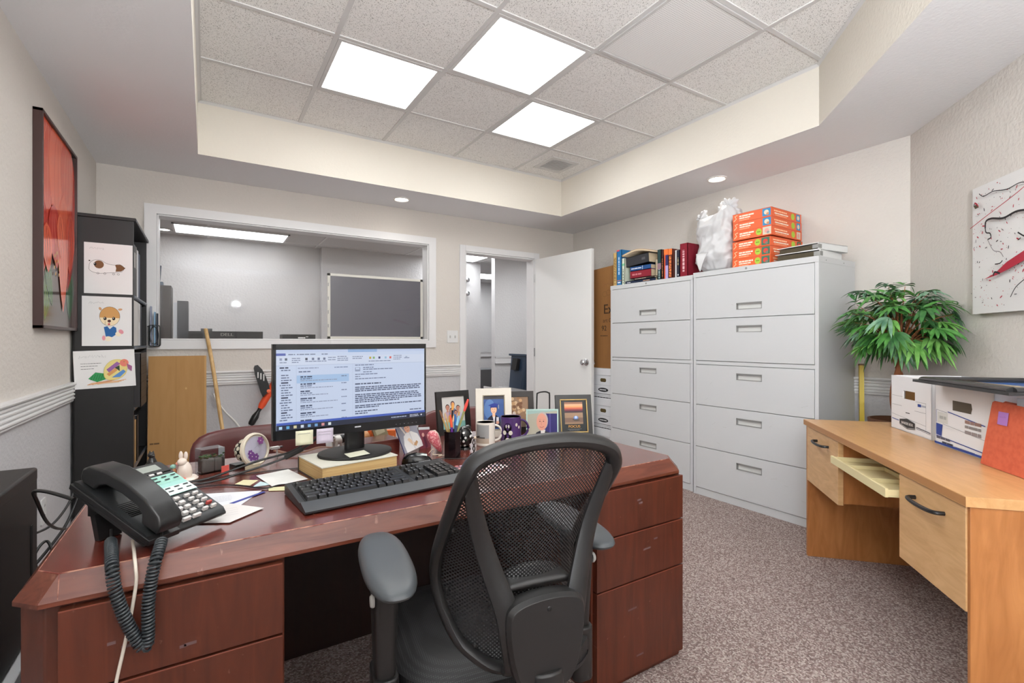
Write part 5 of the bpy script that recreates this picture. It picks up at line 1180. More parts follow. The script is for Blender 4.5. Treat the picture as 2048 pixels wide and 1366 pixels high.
def puppy(k, w, h):
    k.scribble(.13*w,.44*w,.87*h,.05*h,.0014,K(170,170,172),5,14)
    k.ell(.36*w,.75*h,.028*w,.035*h,K(206,160,120),.4); k.ell(.76*w,.745*h,.045*w,.022*h,K(206,160,120),.2)
    k.ell(.55*w,.60*h,.205*w,.195*h,K(244,226,190)); P = [(.55*w+math.cos(a)*.205*w, .60*h+math.sin(a)*.195*h) for a in [PI*(-.06)+i*PI*1.1/14 for i in range(15)]]
    k.poly(P, K(206,154,92)); k.ring(.55*w,.60*h,.205*w,.195*h,.0014,OUT)
    k.poly([(x*w,y*h) for x,y in ((.43,.38),(.50,.40),(.55,.34),(.62,.40),(.68,.37),(.69,.24),(.60,.18),(.47,.19))], K(40,98,160))
    k.ell(.52*w,.145*h,.075*w,.05*h,K(246,232,206)); k.ell(.43*w,.16*h,.035*w,.05*h,K(226,150,160)); k.ell(.72*w,.24*h,.055*w,.05*h,K(246,232,206),.6); k.ell(.78*w,.29*h,.045*w,.05*h,K(226,150,160),.6)
    for x in (.455,.63): k.ell(x*w,.555*h,.032*w,.034*h,K(28,24,24)); k.ell((x-.008)*w,.566*h,.009*w,.009*h,K(240,240,240))
    k.ell(.54*w,.505*h,.035*w,.028*h,K(90,50,46)); k.ell(.535*w,.44*h,.024*w,.018*h,K(196,70,80)); k.line([(.54*w,.48*h),(.54*w,.455*h)],.0013,OUT); k.line([(.46*w,.50*h),(.455*w,.43*h)],.0012,OUT)
def bird(k, w, h):
    k.scribble(.10*w,.52*w,.84*h,.09*h,.0018,K(190,190,192),8,22)
    for i in range(3): k.words(.11*w,.44*w-.06*w*i,(.66-.07*i)*h,.0026,K(90,88,90),i+4)
    for i in range(9): k.line([((.20+.02*i)*w,(.10+.012*(i % 4))*h),((.52+.04*i)*w,(.13+.02*(i % 5))*h)],.004,K(*((222,172,128),(214,150,110),(230,190,150))[i % 3]))
    k.poly([(.22*w,.26*h),(.34*w,.42*h),(.48*w,.38*h),(.50*w,.22*h),(.36*w,.16*h)],K(52,146,84)); 
    for i in range(5): k.line([((.26+.04*i)*w,.22*h),((.30+.04*i)*w,.36*h)],.003,K(34,116,64))
    B = [(p.x,p.y) for p in smooth([(x*w,y*h,0) for x,y in ((.48,.30),(.50,.55),(.62,.72),(.78,.72),(.86,.58),(.84,.36),(.72,.22),(.56,.20))],4,closed=True)]
    k.poly(B,K(230,214,140)); k.poly([(.52*w,.48*h),(.70*w,.68*h),(.76*w,.62*h),(.56*w,.40*h)],K(150,100,160)); k.poly([(.52*w,.36*h),(.68*w,.52*h),(.70*w,.44*h),(.56*w,.30*h)],K(214,154,96)); k.poly([(.60*w,.26*h),(.80*w,.46*h),(.84*w,.40*h),(.74*w,.26*h)],K(90,140,200)); k.poly([(.66*w,.52*h),(.74*w,.58*h),(.74*w,.42*h)],K(60,80,60))
    k.ell(.82*w,.64*h,.075*w,.10*h,K(226,128,112)); k.poly([(.86*w,.62*h),(.95*w,.54*h),(.94*w,.40*h),(.88*w,.48*h)],K(160,96,140)); k.ell(.82*w,.67*h,.008*w,.012*h,K(40,30,30)); k.line(B+[B[0]],.0016,K(210,190,80))
drawing('child drawing of a brown and white guinea pig, topmost on the bookcase', -.583, -.366, 1.408, 1.696, 0, guinea)
drawing('child drawing of a seated puppy in a blue shirt, middle one on the bookcase', -.592, -.370, 1.110, 1.392, 0, puppy)
drawing('child drawing of a colourful bird with a green tail, lowest on the bookcase', -.622, -.350, .866, 1.080, -.04, bird)
def spine_book(name, label, y0, y1, z0, h, xf, depth, col, cat='binder', fn=None, group='binders and books in the black bookcase'):
    t = thing(name, label, cat, (xf,(y0+y1)/2,z0), group=group); w = (y1-y0)/2-.0005
    m = MB(); m.box(-depth,0,-w,-w+.003,0,h,K(*col,.45)); m.box(-depth,0,w-.003,w,0,h,K(*col,.45)); m.box(-.004,0,-w,w,0,h,K(*col,.45))
    if fn: fn(Ink(m, plane((0,-w,0),(0,1,0),(0,0,1))), 2*w, h)
    m.build('cover', t, merge=False); m = MB(); m.box(-depth+.004,-.004,-w+.003,w-.003,.004,h-.004,PAPER); m.build('pages', t)
lab = lambda k, w, h: k.rect(w*.25,w*.75,h*.55,h*.85,K(206,204,200))
zs = [.061,.396,.746,1.109,1.411]
x0 = BX-.001
spine_book('ring_binder', 'black ring binder at the near end of the highest bookcase shelf', 3.622,3.720,1.411,.300,x0,.24,(40,38,38),fn=lab)
spine_book('ring_binder', 'grey ring binder on the highest bookcase shelf, between black and white ones', 3.722,3.770,1.411,.30,x0,.24,(120,116,112),fn=lab)
spine_book('ring_binder', 'white ring binder on the highest bookcase shelf', 3.772,3.850,1.411,.29,x0,.24,(216,218,222))
spine_book('ring_binder', 'dark blue ring binder at the far end of the highest bookcase shelf', 3.856,3.940,1.411,.28,x0,.24,(40,56,86))
spine_book('ring_binder', 'wide pale grey ring binder on the second bookcase shelf from the top', 3.622,3.850,1.109,.270,x0,.24,(206,204,200))
spine_book('ring_binder', 'white ring binder behind the wide pale grey one, second shelf from the top', 3.853,3.950,1.109,.268,x0,.24,(224,224,224),fn=lab)
spine_book('ring_binder', 'dark grey ring binder farthest back on the second bookcase shelf from the top', 3.956,4.03,1.109,.265,x0,.24,(60,64,72))
spine_book('ring_binder', 'thick black leather-bound album sticking out of the middle bookcase shelf', 3.622,3.93,.746,.320,x0+.034,.25,(44,42,43),fn=lambda k,w,h: [k.rect(0,w,h*f,h*f+.003,K(66,62,62)) for f in (.15,.3,.45,.6,.75,.9)])
spine_book('ring_binder', 'grey-brown album beside the black leather album on the middle bookcase shelf', 3.935,4.02,.746,.31,x0+.02,.25,(110,100,94))
spine_book('book', 'tall brown book on the second bookcase shelf from the floor', 3.622,3.66,.396,.30,x0,.2,(96,82,72),cat='book')
spine_book('book', 'tan-covered book on the second bookcase shelf from the floor', 3.70,3.78,.396,.26,x0-.004,.2,(168,138,92),cat='book')
spine_book('book', 'dark slate book on the second bookcase shelf from the floor', 3.79,3.85,.396,.28,x0,.2,(52,58,64),cat='book')
spine_book('book', 'red book on the lowest bookcase shelf', 3.63,3.72,.061,.27,x0+.01,.2,(150,36,40),cat='book')
t = thing('wire_file_holder', 'black wire file holder hooked on the bookcase edge beside the window frame', 'file holder', (-.315,4.30,1.10))
m = MB()
for y in (-.03,.03): m.tube([(p[0],y,p[1]) for p in rrect(-.030,.034,.0,.150,.014,4)], .0032, BLK, n=8, closed=True)
for z in (.003,.147): m.tube([(0.0,-.03,z),(0.0,.03,z)], .0028, BLK)
m.tube([(.002+.024*math.cos(2*PI*i/28), -.031, .078+.062*math.sin(2*PI*i/28)) for i in range(28)], .0036, BLK, n=8, closed=True); m.tube([(-.04,.0,.14),(-.03,.0,.147)], .003, BLK); m.build('frame', t, merge=False)
for lb, c, xx, hh in (('grey folder in the wire file holder by the bookcase',(150,156,176),-.018,.285),('pale blue folder in the wire file holder by the bookcase',(140,176,204),.004,.245),('dark folder in the wire file holder by the bookcase',(40,46,60),.018,.235)):
    m = MB(); m.box(-.004,.004,-.026,.026,.006,hh,K(*c)); tag(m.build('file_folder', loc=(-.315+xx,4.30,1.10)), lb, 'folder', 'folders in the wire file holder')
# ------------------------------------------------------------------ under the window
t = thing('flattened_carton', 'large flattened cardboard box leaning under the interior window', 'cardboard', (-.172,4.155,0), rot=(-.105,0,0))
m = MB(); m.box(-.172,.160,-.018,.018,0,1.035,CARD); m.box(.160,.172,-.020,.020,0,1.035,mat('cardboard_edge',(196,154,100),.8)); k = Ink(m, plane((-.172,-.018,0),(1,0,0),(0,0,1))); k.words(.012,.066,.425,.010,K(96,70,44),3,.25); k.line([(.16,.02),(.16,1.03)],.002,K(150,112,68)); k.ell(.22,.80,.006,.008,K(196,160,110)); m.build('panel', t, merge=False)
m = MB(); ST = wood('stick_wood', (176,138,84), (206,172,120), (30,30,6), .5); m.tube(smooth([(.162,3.80,.0),(.118,3.94,.34),(.085,4.05,.60),(.040,4.19,.95),(-.004,4.322,1.225)],5), [.0125]*10+[.0135]*11, ST, n=10); m.ball((-.004,4.322,1.225),(.014,.012,.010),ST,10,6)
tag(m.build('wooden_stick', merge=False), 'long wooden stick leaning against the interior window frame', 'stick')
cable('white_cable', [(.045,4.338,.74),(.06,4.335,.70),(.12,4.335,.60),(.20,4.333,.50),(.24,4.333,.40),(.25,4.333,.2),(.25,4.30,.01)], .006, (224,222,218), 'white cable running down the wall behind the burgundy guest chair', cat='cable')
t = thing('orange_tool', 'long orange hand tool with a black slotted grip, leaning on the wall behind the monitor', 'tool', (.02,4.22,0))
ORP = mat('tool_orange', (226,82,44), .35); d = Vector((.478,.06,.876)).normalized(); P = lambda s: tuple(d*s)
m = MB(); m.tube([P(.70),P(.73),P(1.05),P(1.25)], [.018,.026,.030,.030], ORP, n=14); m.build('body', t)
m = MB(); m.tube([P(.56),P(.575),P(.63),P(.66),P(.675),P(.70)], [.017,.024,.026,.018,.013,.016], BLK, n=14)
for o in (-.010,.010): m.tube([tuple(d*.0+Vector((o,0,0))), tuple(d*.56+Vector((o,0,0)))], .004, mat('grey_metal',(150,150,152),.3,metal=.8), n=8)
m.build('shaft', t, merge=False)
m = MB(); s = Vector((-1,0,.25)).normalized(); g0 = d*.86+Vector((-.01,-.03,0))
gp = [g0+Vector(v) for v in ((.0,0,0),(-.010,0,.05),(-.030,0,.11),(-.055,0,.165),(-.085,0,.20),(-.105,0,.195),(-.112,0,.175),(-.105,0,.13),(-.085,0,.06),(-.066,0,-.01),(-.05,0,-.05)) ]
m.prism([(v.x,v.z) for v in gp], g0.y-.016, g0.y+.016, BLK, axis='y')
for i in range(3): m.box(g0.x-.088+.020*i, g0.x-.080+.020*i, g0.y-.0175, g0.y-.016, g0.z+.10-.012*i, g0.z+.145-.008*i, K(214,214,212))
m.build('grip', t, bevel=.004, merge=False)
m = MB(); m.at(T(g0.x-.010,g0.y-.012,g0.z-.005,PI/2)); m.lathe([(0,0),(.015,0),(.014,.010),(0,.012)], mat('tool_knob',(236,110,70),.35), 16); m.pop(); m.build('knob', t)
# switch, outlet
t = thing('light_switch', 'white two-gang light switch between the interior window and the doorway', 'light switch', (2.045,YF,1.182)); m = MB(); m.prism(rrect(-.058,.058,-.060,.060,.006), -.006, 0, WHITE, axis='y'); m.build('plate', t, bevel=.002)
for x in (-.026,.026): m = MB(); m.box(x-.006,x+.006,-.014,-.006,-.012,.012,mat('switch_toggle',(186,185,182),.4)); m.build('toggle', t, bevel=.002)  # toggles a little greyer than the plate
t = thing('wall_outlet', 'white electrical outlet low on the wall beside the bookcase', 'outlet', (XL,3.065,.350)); m = MB(); m.prism(rrect(-.036,.036,-.058,.058,.006), 0, .006, WHITE, axis='x')
for z in (-.024,.024): m.box(.005,.0075,-.016,.016,z-.014,z+.014,WHITE); m.box(.007,.0078,-.008,-.005,z-.005,z+.006,K(60,60,60)); m.box(.007,.0078,.005,.008,z-.005,z+.006,K(60,60,60))
m.build('plate', t, merge=False)
# loose computer cables
cable('computer_cable', [(-.52,1.87,.48),(-.50,1.96,.50),(-.47,2.06,.53),(-.44,2.20,.52),(-.42,2.32,.55),(-.40,2.36,.62)], .004, (18,18,19), 'black cable sagging behind the computer tower, upper one')
cable('computer_cable', [(-.49,1.87,.44),(-.46,1.96,.44),(-.43,2.06,.47),(-.41,2.18,.50),(-.40,2.25,.53),(-.38,2.28,.60)], .0045, (16,16,17), 'black cable sagging behind the computer tower, lower one')
cable('computer_cable', [(-.46,1.87,.40),(-.44,1.95,.36),(-.43,2.02,.40),(-.45,2.06,.47),(-.43,2.10,.50),(-.40,2.04,.45),(-.39,2.0,.38),(-.40,1.96,.2),(-.42,1.95,.01)], .004, (20,20,21), 'black looped cable hanging beside the desk end')
cable('telephone_cable', [(-.245,1.41,.79),(-.30,1.47,.80),(-.335,1.53,.79),(-.345,1.60,.75),(-.36,1.75,.66),(-.38,1.95,.58),(-.40,2.2,.50)], .004, (24,24,25), 'grey-black cable leaving the back of the telephone over the desk edge')

# ------------------------------------------------------------------ next room through the glass
t = thing('writing_desk', 'desk of the next room under the interior window', 'desk', (.3,4.9,0)); m = MB(); m.box(-1.2,1.2,-.36,.45,.70,.73,OAKT); m.build('top', t)
for x in (-1.17,1.17): m = MB(); m.box(x-.02,x+.02,-.34,.43,0,.70,OAKP); m.build('side_panel', t)
t = thing('computer_monitor', 'black monitor seen from behind in the next room, marked DELL, with a webcam on top', 'monitor', (.146,4.76,.73)); m = MB(); m.box(-.270,.270,-.022,.02,.16,.49,BLKM); k = Ink(m, plane((0,-.022,0),(1,0,0),(0,0,1))); k.text('DELL', 0, .462, .034, mat('dell_grey',(130,126,120),.4), sx=1.25, bold=.0008); m.build('back_shell', t, merge=False)
m = MB(); m.box(-.04,.04,-.05,-.022,.02,.30,BLK); m.box(-.12,.12,-.12,.06,0,.02,BLK); m.build('stand', t)
m = MB(); m.box(-.185,-.105,-.02,.015,.49,.512,BLK); m.box(-.15,-.14,-.0,.01,.48,.492,BLK); tag(m.build('webcam', loc=(.146,4.76,.73)), 'small black webcam perched on the monitor of the next room', 'webcam')
t = thing('label_printer', 'small black device with white lettering seen through the glass, right of the next-room monitor', 'printer', (.70,4.77,.73)); m = MB(); m.box(-.136,.136,-.09,.10,.0,.468,BLKM); k = Ink(m, plane((0,-.09,0),(1,0,0),(0,0,1))); k.words(-.01,.05,.438,.012,K(226,226,226),5,.15); k.words(.055,.075,.447,.006,K(226,226,226),6,.2); m.build('body', t, merge=False)
t = thing('desk_hutch', 'dark brown upright cabinet at the window end of the next room desk', 'cabinet', (-.395,4.90,.73)); m = MB(); m.box(-.155,.155,-.12,.12,0,.855,mat('hutch_brown',(52,44,42),.5)); m.build('body', t, bevel=.002)
t = thing('wifi_router', 'grey-blue router with one antenna on the dark cabinet of the next room', 'router', (-.36,4.88,1.587)); m = MB(); m.box(-.08,.062,-.05,.05,0,.030,mat('router_blue',(74,90,106),.5)); m.build('case', t); m = MB(); m.tube([(.03,0,.03),(.035,0,.06),(.045,0,.165)], [.010,.010,.006], mat('antenna_blue',(50,62,80),.5), n=8); m.build('antenna', t)
t = thing('desktop_speaker', 'tall black speaker beside the dark cabinet in the next room', 'speaker', (-.165,4.84,.73)); m = MB(); m.box(-.035,.04,-.06,.06,0,.735,mat('speaker_black',(42,44,52),.5)); m.box(-.060,-.035,-.05,.06,.1,.72,mat('speaker_side',(190,194,200),.5)); m.build('body', t, merge=False)
t = thing('display_board', 'dark grey board in a white metal frame standing in the interior window', 'board', (1.335,4.466,1.158)); m = MB(); m.box(-.425,.425,-.006,.006,.015,.56,mat('board_grey',(96,94,102),.35)); m.build('panel', t)
m = MB(); BF = mat('board_frame',(214,210,200),.35)
for x0,x1,z0,z1 in ((-.44,-.416,0,.575),(.416,.44,0,.575),(-.44,.44,0,.022),(-.44,.44,.553,.575)): m.box(x0,x1,-.010,.010,z0,z1,BF)
for z in (.10,.22,.34,.46): m.box(-.437,-.430,-.0115,-.0095,z,z+.03,DGRY)
m.build('frame', t, bevel=.002, merge=False)
m = MB(); m.box(1.31,3.73,NY-.1,NY-.001,0,2.40,GREYW); m.build('wall_next_return', kind='structure')
# hallway
for i, z in enumerate((2.10,1.885)):
    t = thing('coat_hook', ('upper','lower')[i]+' chrome hook on the hallway wall beyond the doorway', 'hook', (3.46,NY-.1,z)); m = MB(); m.at(T(0,0,0,PI/2)); m.lathe([(.035,0),(.035,.012),(.018,.02),(.016,.05),(.034,.06),(.036,.08),(.02,.095),(0,.098)], CHROME, 20); m.pop(); m.build('knob', t)
t = thing('storage_tote', 'dark blue plastic tote tilted up in the hallway beyond the doorway', 'tote', (3.76,5.62,.0)); TB = mat('tote_blue',(38,54,74),.4)
m = MB(); m.at(T(0,0,.44,0,.20)); m.prism(rrect(-.20,.24,-.17,.17,.03), .02, .46, TB, poly2=rrect(-.23,.27,-.2,.2,.03)); m.box(-.25,.29,-.22,.22,.46,.485,TB); 
for x in (-.12,.0,.12,.2): m.box(x-.01,x+.01,-.205,-.185,.08,.44,mat('tote_rib',(30,44,60),.4))
m.box(-.275,-.225,-.06,.06,.26,.42,BLKM); m.pop(); m.build('tub', t, merge=False)
m = MB(); m.at(T(0,0,.44,0,.20)); m.poly([(-.19,-.206,.03),(-.05,-.206,.16),(.20,-.206,.30),(.22,-.206,.03)], glass('bag_film',(226,236,240))); m.pop(); m.build('plastic_film', t)
t2 = thing('hallway_cabinet', 'low grey cabinet standing under the blue tote in the hallway', 'cabinet', (3.74,5.62,0)); m = MB(); m.box(-.26,.28,-.22,.22,0,.40,mat('cabinet_grey',(150,152,156),.5)); m.build('body', t2, bevel=.003)
t = thing('paper_tray', 'white tray on a stand by the hallway wall', 'tray', (3.22,5.55,0)); m = MB(); m.box(-.11,.13,-.12,.12,.50,.515,WHITE); m.box(-.11,.13,-.12,-.11,.50,.545,WHITE); m.box(-.11,-.10,-.12,.12,.50,.545,WHITE); m.box(.12,.13,-.12,.12,.50,.53,WHITE); m.lathe([(.10,0),(.02,.01),(.02,.50)], BLKM, 16); m.build('tray', t, merge=False)
t = thing('filing_box', 'grey filing cabinet at the far end of the hallway', 'cabinet', (4.25,8.1,0)); m = MB(); m.box(-.30,.45,-.25,.25,0,.62,mat('cabinet_grey2',(112,114,116),.5)); m.build('body', t, bevel=.003)

# ------------------------------------------------------------------ on the file cabinets
def book_on_cab(label, y0, y1, z0, h, depth, col, fn=None, xf=3.135, lean=0, group='books on the file cabinet'):
    t = thing('book', label, 'book', (xf,(y0+y1)/2,z0), group=group); w = abs(y1-y0)/2-.0006; t.rotation_euler = (lean,0,0)
    m = MB(); C_ = K(*col,.4); m.box(0,depth,-w,-w+.003,0,h,C_); m.box(0,depth,w-.003,w,0,h,C_); m.box(0,.004,-w,w,0,h,C_)
    if fn: fn(Ink(m, plane((0,w,0),(0,-1,0),(0,0,1))), 2*w, h)
    m.build('cover', t, merge=False); m = MB(); m.box(.003,depth-.006,-w+.003,w-.003,.004,h-.005,mat('page_white',(222,214,196),.8)); m.build('pages', t)
def vtext(c, seed=0, n=1, lo=.15, hi=.85):
    def f(k, w, h):
        r = random.Random(seed)
        for j in range(n):
            y = h*lo
            while y < h*hi:
                l = r.uniform(.008,.03); k.rect(w*(.5-.16+.3*(j-(n-1)/2)), w*(.5+.10+.3*(j-(n-1)/2)), y, min(y+l,h*hi), K(*c)); y += l+.006
    return f
def combo(*fs):
    def f(k, w, h):
        for g in fs: g(k, w, h)
    return f
zb = ZL
book_on_cab('tall tan book at the doorway end of the row on the file cabinet', 3.226,3.270,zb,.300,.20,(206,172,110),combo(vtext((150,120,70),1,2),lambda k,w,h: k.ell(w*.5,.02,.006,.006,K(130,96,60))),xf=3.14)
book_on_cab('tall bright blue book beside the tan book on the file cabinet', 3.162,3.222,zb,.318,.22,(40,112,168),combo(vtext((190,216,232),2,1,.3,.8),lambda k,w,h: (k.rect(0,w*.6,h-.012,h,K(206,60,70)), k.rect(w*.2,w*.8,.02,.03,K(230,230,230)), k.rect(0,w,.04,.045,K(214,120,60)))))
book_on_cab('white and green patterned book beside the blue book on the file cabinet', 3.124,3.158,zb,.235,.20,(214,222,206),combo(vtext((60,90,60),3,1,.05,.6),lambda k,w,h: k.rect(0,w,h*.72,h*.8,K(120,190,150))))
def lying(label, y0, y1, z0, z1, depth, col, fn=None, xf=3.14, rx=0):
    t = thing('book', label, 'book', (xf,y1,z0), group='books on the file cabinet'); t.rotation_euler = (rx,0,0); L_ = y1-y0; h = z1-z0
    m = MB(); C_ = K(*col,.4); m.box(0,depth,-L_,0,0,.003,C_); m.box(0,depth,-L_,0,h-.003,h,C_); m.box(0,.004,-L_,0,0,h,C_)
    if fn: fn(Ink(m, plane((0,0,0),(0,-1,0),(0,0,1))), L_, h)
    m.build('cover', t, merge=False); m = MB(); m.box(.003,depth-.006,-L_+.004,-.004,.003,h-.003,mat('page_cream',(206,188,158),.8)); m.build('pages', t)
ht = lambda c, s, a=.1, b=.8: (lambda k, w, h: k.words(w*a, w*b, h*.5, h*.24, K(*c), s, .4))
lying('thin navy book lying at the bottom of the stack of books', 2.78,3.118,zb,zb+.027,.22,(28,38,62),combo(ht((206,206,210),1,.05,.2),ht((196,150,120),2,.6,.82)))
lying('thin pale-edged book lying second in the stack of books', 2.79,3.02,zb+.0275,zb+.044,.2,(60,52,48),ht((206,190,170),3,.05,.6))
lying('thick dark red book lying in the stack of books', 2.828,3.062,zb+.0445,zb+.107,.2,(136,36,50),ht((196,120,126),4,.1,.55))
lying('blue book lying above the dark red book in the stack', 2.83,3.062,zb+.1075,zb+.147,.2,(40,78,132),combo(ht((206,214,228),5,.05,.55),lambda k,w,h: k.rect(w*.6,w*.615,h*.1,h*.9,K(226,226,230))))
lying('thick charcoal book lying near the top of the stack', 2.85,3.110,zb+.150,zb+.232,.2,(52,52,56),ht((90,90,92),6,.7,.85),rx=-.06)
t = thing('book', 'open pale paperback lying spread on top of the stack of books', 'book', (3.13,2.985,zb+.252), group='books on the file cabinet')
m = MB(); m.surf(lambda a, b: (b*.22,(a-.5)*.33,.030*(1-abs(2*a-1)**1.5)), 16, 3, K(216,196,166)); m.build('pages', t, solid=.012); m = MB(); m.surf(lambda a, b: (b*.222-.001,(a-.5)*.335,.030*(1-abs(2*a-1)**1.5)+.008), 16, 3, K(196,160,122)); m.build('cover', t, solid=.003)
book_on_cab('small cream book standing behind the lying stack of books', 2.776,2.824,zb+.048,.135,.17,(200,186,160),xf=3.19)
book_on_cab('dark green book beside the lying stack of books', 2.716,2.754,zb,.248,.2,(40,66,66),combo(vtext((180,196,196),7,1,.05,.5),lambda k,w,h: k.rect(0,w,h*.35,h*.55,K(150,120,130))))
book_on_cab('dark brown book between the green and the orange books', 2.690,2.714,zb,.242,.2,(66,36,34),vtext((190,130,80),8,1,.1,.7))
book_on_cab('orange and purple book beside the dark brown book', 2.644,2.688,zb,.240,.2,(214,90,56),lambda k,w,h: (k.rect(w*.35,w,0,h*.5,K(176,160,206)), k.rect(w*.35,w,h*.45,h*.8,K(52,48,96)), k.rect(0,w,h*.82,h,K(232,118,56))))
book_on_cab('dark book with orange lettering beside the orange and purple book', 2.604,2.642,zb,.236,.2,(96,44,36),combo(vtext((226,130,70),9,2,.06,.76),lambda k,w,h: k.rect(0,w,h*.8,h,K(232,118,56))))
book_on_cab('white book before the gap near the thick red book', 2.566,2.600,zb,.222,.2,(224,224,224),xf=3.16)
book_on_cab('dark navy book beside the thick red book', 2.532,2.562,zb,.214,.2,(40,42,56),combo(vtext((190,170,120),12,1,.45,.72),lambda k,w,h: k.ell(w*.5,.02,.006,.006,K(220,220,220))))
book_on_cab('thick dark red book at the bag end of the row', 2.458,2.530,zb,.258,.22,(128,28,44),vtext((216,170,176),13,1,.15,.8))
# plastic bag
t = thing('plastic_bag', 'crumpled white plastic shopping bag on the file cabinet', 'bag', (3.265,2.276,ZB))
BAGM = mat('bag_plastic', (204,204,205), .38, spec=.4); 
def ridge(p, s): return 1-abs(2*(noise.noise(p*s)))
def bagf(a, b):
    th = 2*PI*a; z = b; prof = interp(z, [(0,.05),(.05,.62),(.2,.95),(.45,.98),(.62,.88),(.78,1.0),(.9,.86),(1,.1)])
    n = 2.6; c, s = math.cos(th), math.sin(th); r = (abs(c)**n+abs(s)**n)**(-1/n)*prof
    p = Vector((c*r*.9, s*r*1.3, z*2.2)); d = .17*(ridge(p+Vector((3,1,2)),1.5)-.5)+.09*(ridge(p+Vector((7,3,1)),3.0)-.5)
    r *= 1+d
    top = .44+.07*s*0+.09*max(0,-s)*max(0,z-.5)*2
    return (.125*c*r-.012*z, (.168*s*r-.01*z*z), z*top*(1+.10*d*z)+.03*noise.noise(Vector((c*2,s*2,5)))*z)
m = MB(); m.surf(bagf, 96, 56, BAGM, closed_u=True); m.build('bag', t, sharp=180)
def strap(y, lean, wid, h, zt, ph):      # a floppy loop handle
    m = MB(); P = []
    for i in range(25):
        f = i/24; a = PI*f; P.append((-.02+.035*math.sin(f*5+ph)+.01*math.cos(f*11), y+math.cos(a)*wid+lean*math.sin(a), zt+math.sin(a)*h+.012*math.sin(f*9+ph)))
    m.tube(smooth(P,2), [.030+.012*math.sin(i*.55+ph)+.008*math.sin(i*1.7) for i in range(49)], BAGM, n=14, flat=(.35,1.0), up=(1,0,0)); m.build('handle', t, sharp=180)
strap(.095, .05, .045, .085, .38, .4); strap(-.075, -.03, .070, .095, .40, 2.1)
m = MB(); m.surf(lambda a, b: (-.196-.006*math.sin(b*PI)+.02*b*b, .02+(a-.5)*.10*(b*.9+.1), .002+b*.135), 10, 8, BAGM); m.build('drooping_corner', t, sharp=180, solid=.003)
# orange craft boxes
def orange_box(label, z0, h, dy, dx, rz, pic, sq=True, kind=0):
    t = thing('craft_box', label, 'box', (3.342+dx,1.952+dy,z0), rz, group='stack of orange boxes on the file cabinet'); c = mat('box_orange',(226,98,50),.45)
    L_, W_ = .392, .272
    m = MB(); m.box(-L_/2,L_/2,-W_/2,W_/2,0,h,c)
    WT, GRN, CR_ = K(240,226,206), K(170,196,70), K(246,190,150)
    k = Ink(m, plane((-L_/2,W_/2,0),(0,-1,0),(0,0,1))); w = W_
    k.line([(w*.03,h*.2),(w*.10,h*.45),(w*.06,h*.75),(w*.13,h*.85)],.006,CR_)
    k.words(w*.18,w*.56,h*.66,h*.16,WT,kind*3+1,.3); k.words(w*.18,w*.50,h*.42,h*.13,WT,kind*3+2,.3); k.words(w*.18,w*.44,h*.2,h*.07,CR_,kind*3+3,.4)
    if kind: k.ell(w*.68,h*.52,w*.075,h*.36,GRN); k.words(w*.64,w*.73,h*.52,h*.09,K(90,130,50),4,.3)
    k.rect(w*.78,w*.985,h*.1,h*.92,K(*pic[0])); k.ell(w*.88,h*.5,w*.06,h*.26,K(*pic[1])); k.ell(w*.91,h*.32,w*.035,h*.14,K(*pic[2]))
    k = Ink(m, plane((-L_/2,-W_/2,0),(1,0,0),(0,0,1))); w = L_
    k.words(w*.08,w*.5,h*.66,h*.15,CR_,kind+21,.3); k.words(w*.10,w*.55,h*.40,h*.13,WT,kind+22,.3); k.words(w*.12,w*.5,h*.2,h*.06,CR_,kind+23,.4)
    k.ell(w*.70,h*.5,w*.06,h*.36,GRN); k.rect(w*.82,w*.95,h*.12,h*.9,K(*pic[0])); k.ell(w*.885,h*.5,w*.04,h*.26,K(*pic[1]))
    m.build('carton', t, merge=False); m = MB(); m.box(-L_/2-.001,L_/2+.001,-W_/2-.001,W_/2+.001,h*.97,h*.99,mat('lid_edge',(176,66,34),.5)); m.build('lid_seam', t)
BLUEP, REDP, GRYP = ((60,140,186),(226,206,180),(206,140,100)), ((70,110,90),(206,70,60),(120,120,110)), ((206,200,180),(226,160,150),(150,150,150))
hb = .0612
for i, (lb, dy, dx, rz, pic, kd) in enumerate((('orange craft box with a red figure picture, lowest of the stack',.0,.0,0,REDP,1),('orange craft box with a red blossom picture, second from the bottom of the stack',.002,.002,.01,REDP,2),('orange craft box just under the gap in the stack, third from the bottom',-.002,.0,-.01,REDP,3),('orange craft box just above the gap in the stack, with a white side panel',-.004,-.004,.03,GRYP,4),('orange craft box with a blue picture, second from the top of the stack',-.002,-.002,.03,BLUEP,0),('orange craft box with a blue picture, topmost of the stack',.0,-.002,.03,BLUEP,0))):
    orange_box(lb, ZB+i*(hb+.0004)+(.007 if i > 2 else 0), hb, dy, dx, rz, pic, kind=kd)
m = MB(); m.box(3.2,3.5,1.84,2.06,ZB+3*(hb+.0004),ZB+3*(hb+.0004)+.0066,K(60,36,26)); tag(m.build('cardboard_spacer'), 'dark flat spacer in the gap of the orange box stack', 'spacer')
def binder_flat(label, x, y, z, rz, h, tilt, col=(226,227,226)):
    t = thing('ring_binder', label, 'binder', (x,y,z), rz, group='white binders lying on the file cabinet'); t.rotation_euler = (tilt,0,rz); C_ = mat('binder_white',col,.4)
    m = MB(); m.box(-.15,.15,-.135,.135,0,.004,C_); m.box(-.15,.15,-.135,.135,h-.004,h,C_); m.box(-.15,.15,-.135,-.130,0,h,C_); m.build('cover', t, merge=False)
    m = MB(); m.box(-.142,.142,-.126,.122,.005,h-.010,K(74,66,50)); m.build('papers', t); m = MB(); m.box(-.155,-.12,-.137,-.10,h*.2,h*.75,DGRY); m.build('clasp', t)
binder_flat('white ring binder lying lowest beside the orange boxes', 3.290,1.650,ZB,.05,.048,0)
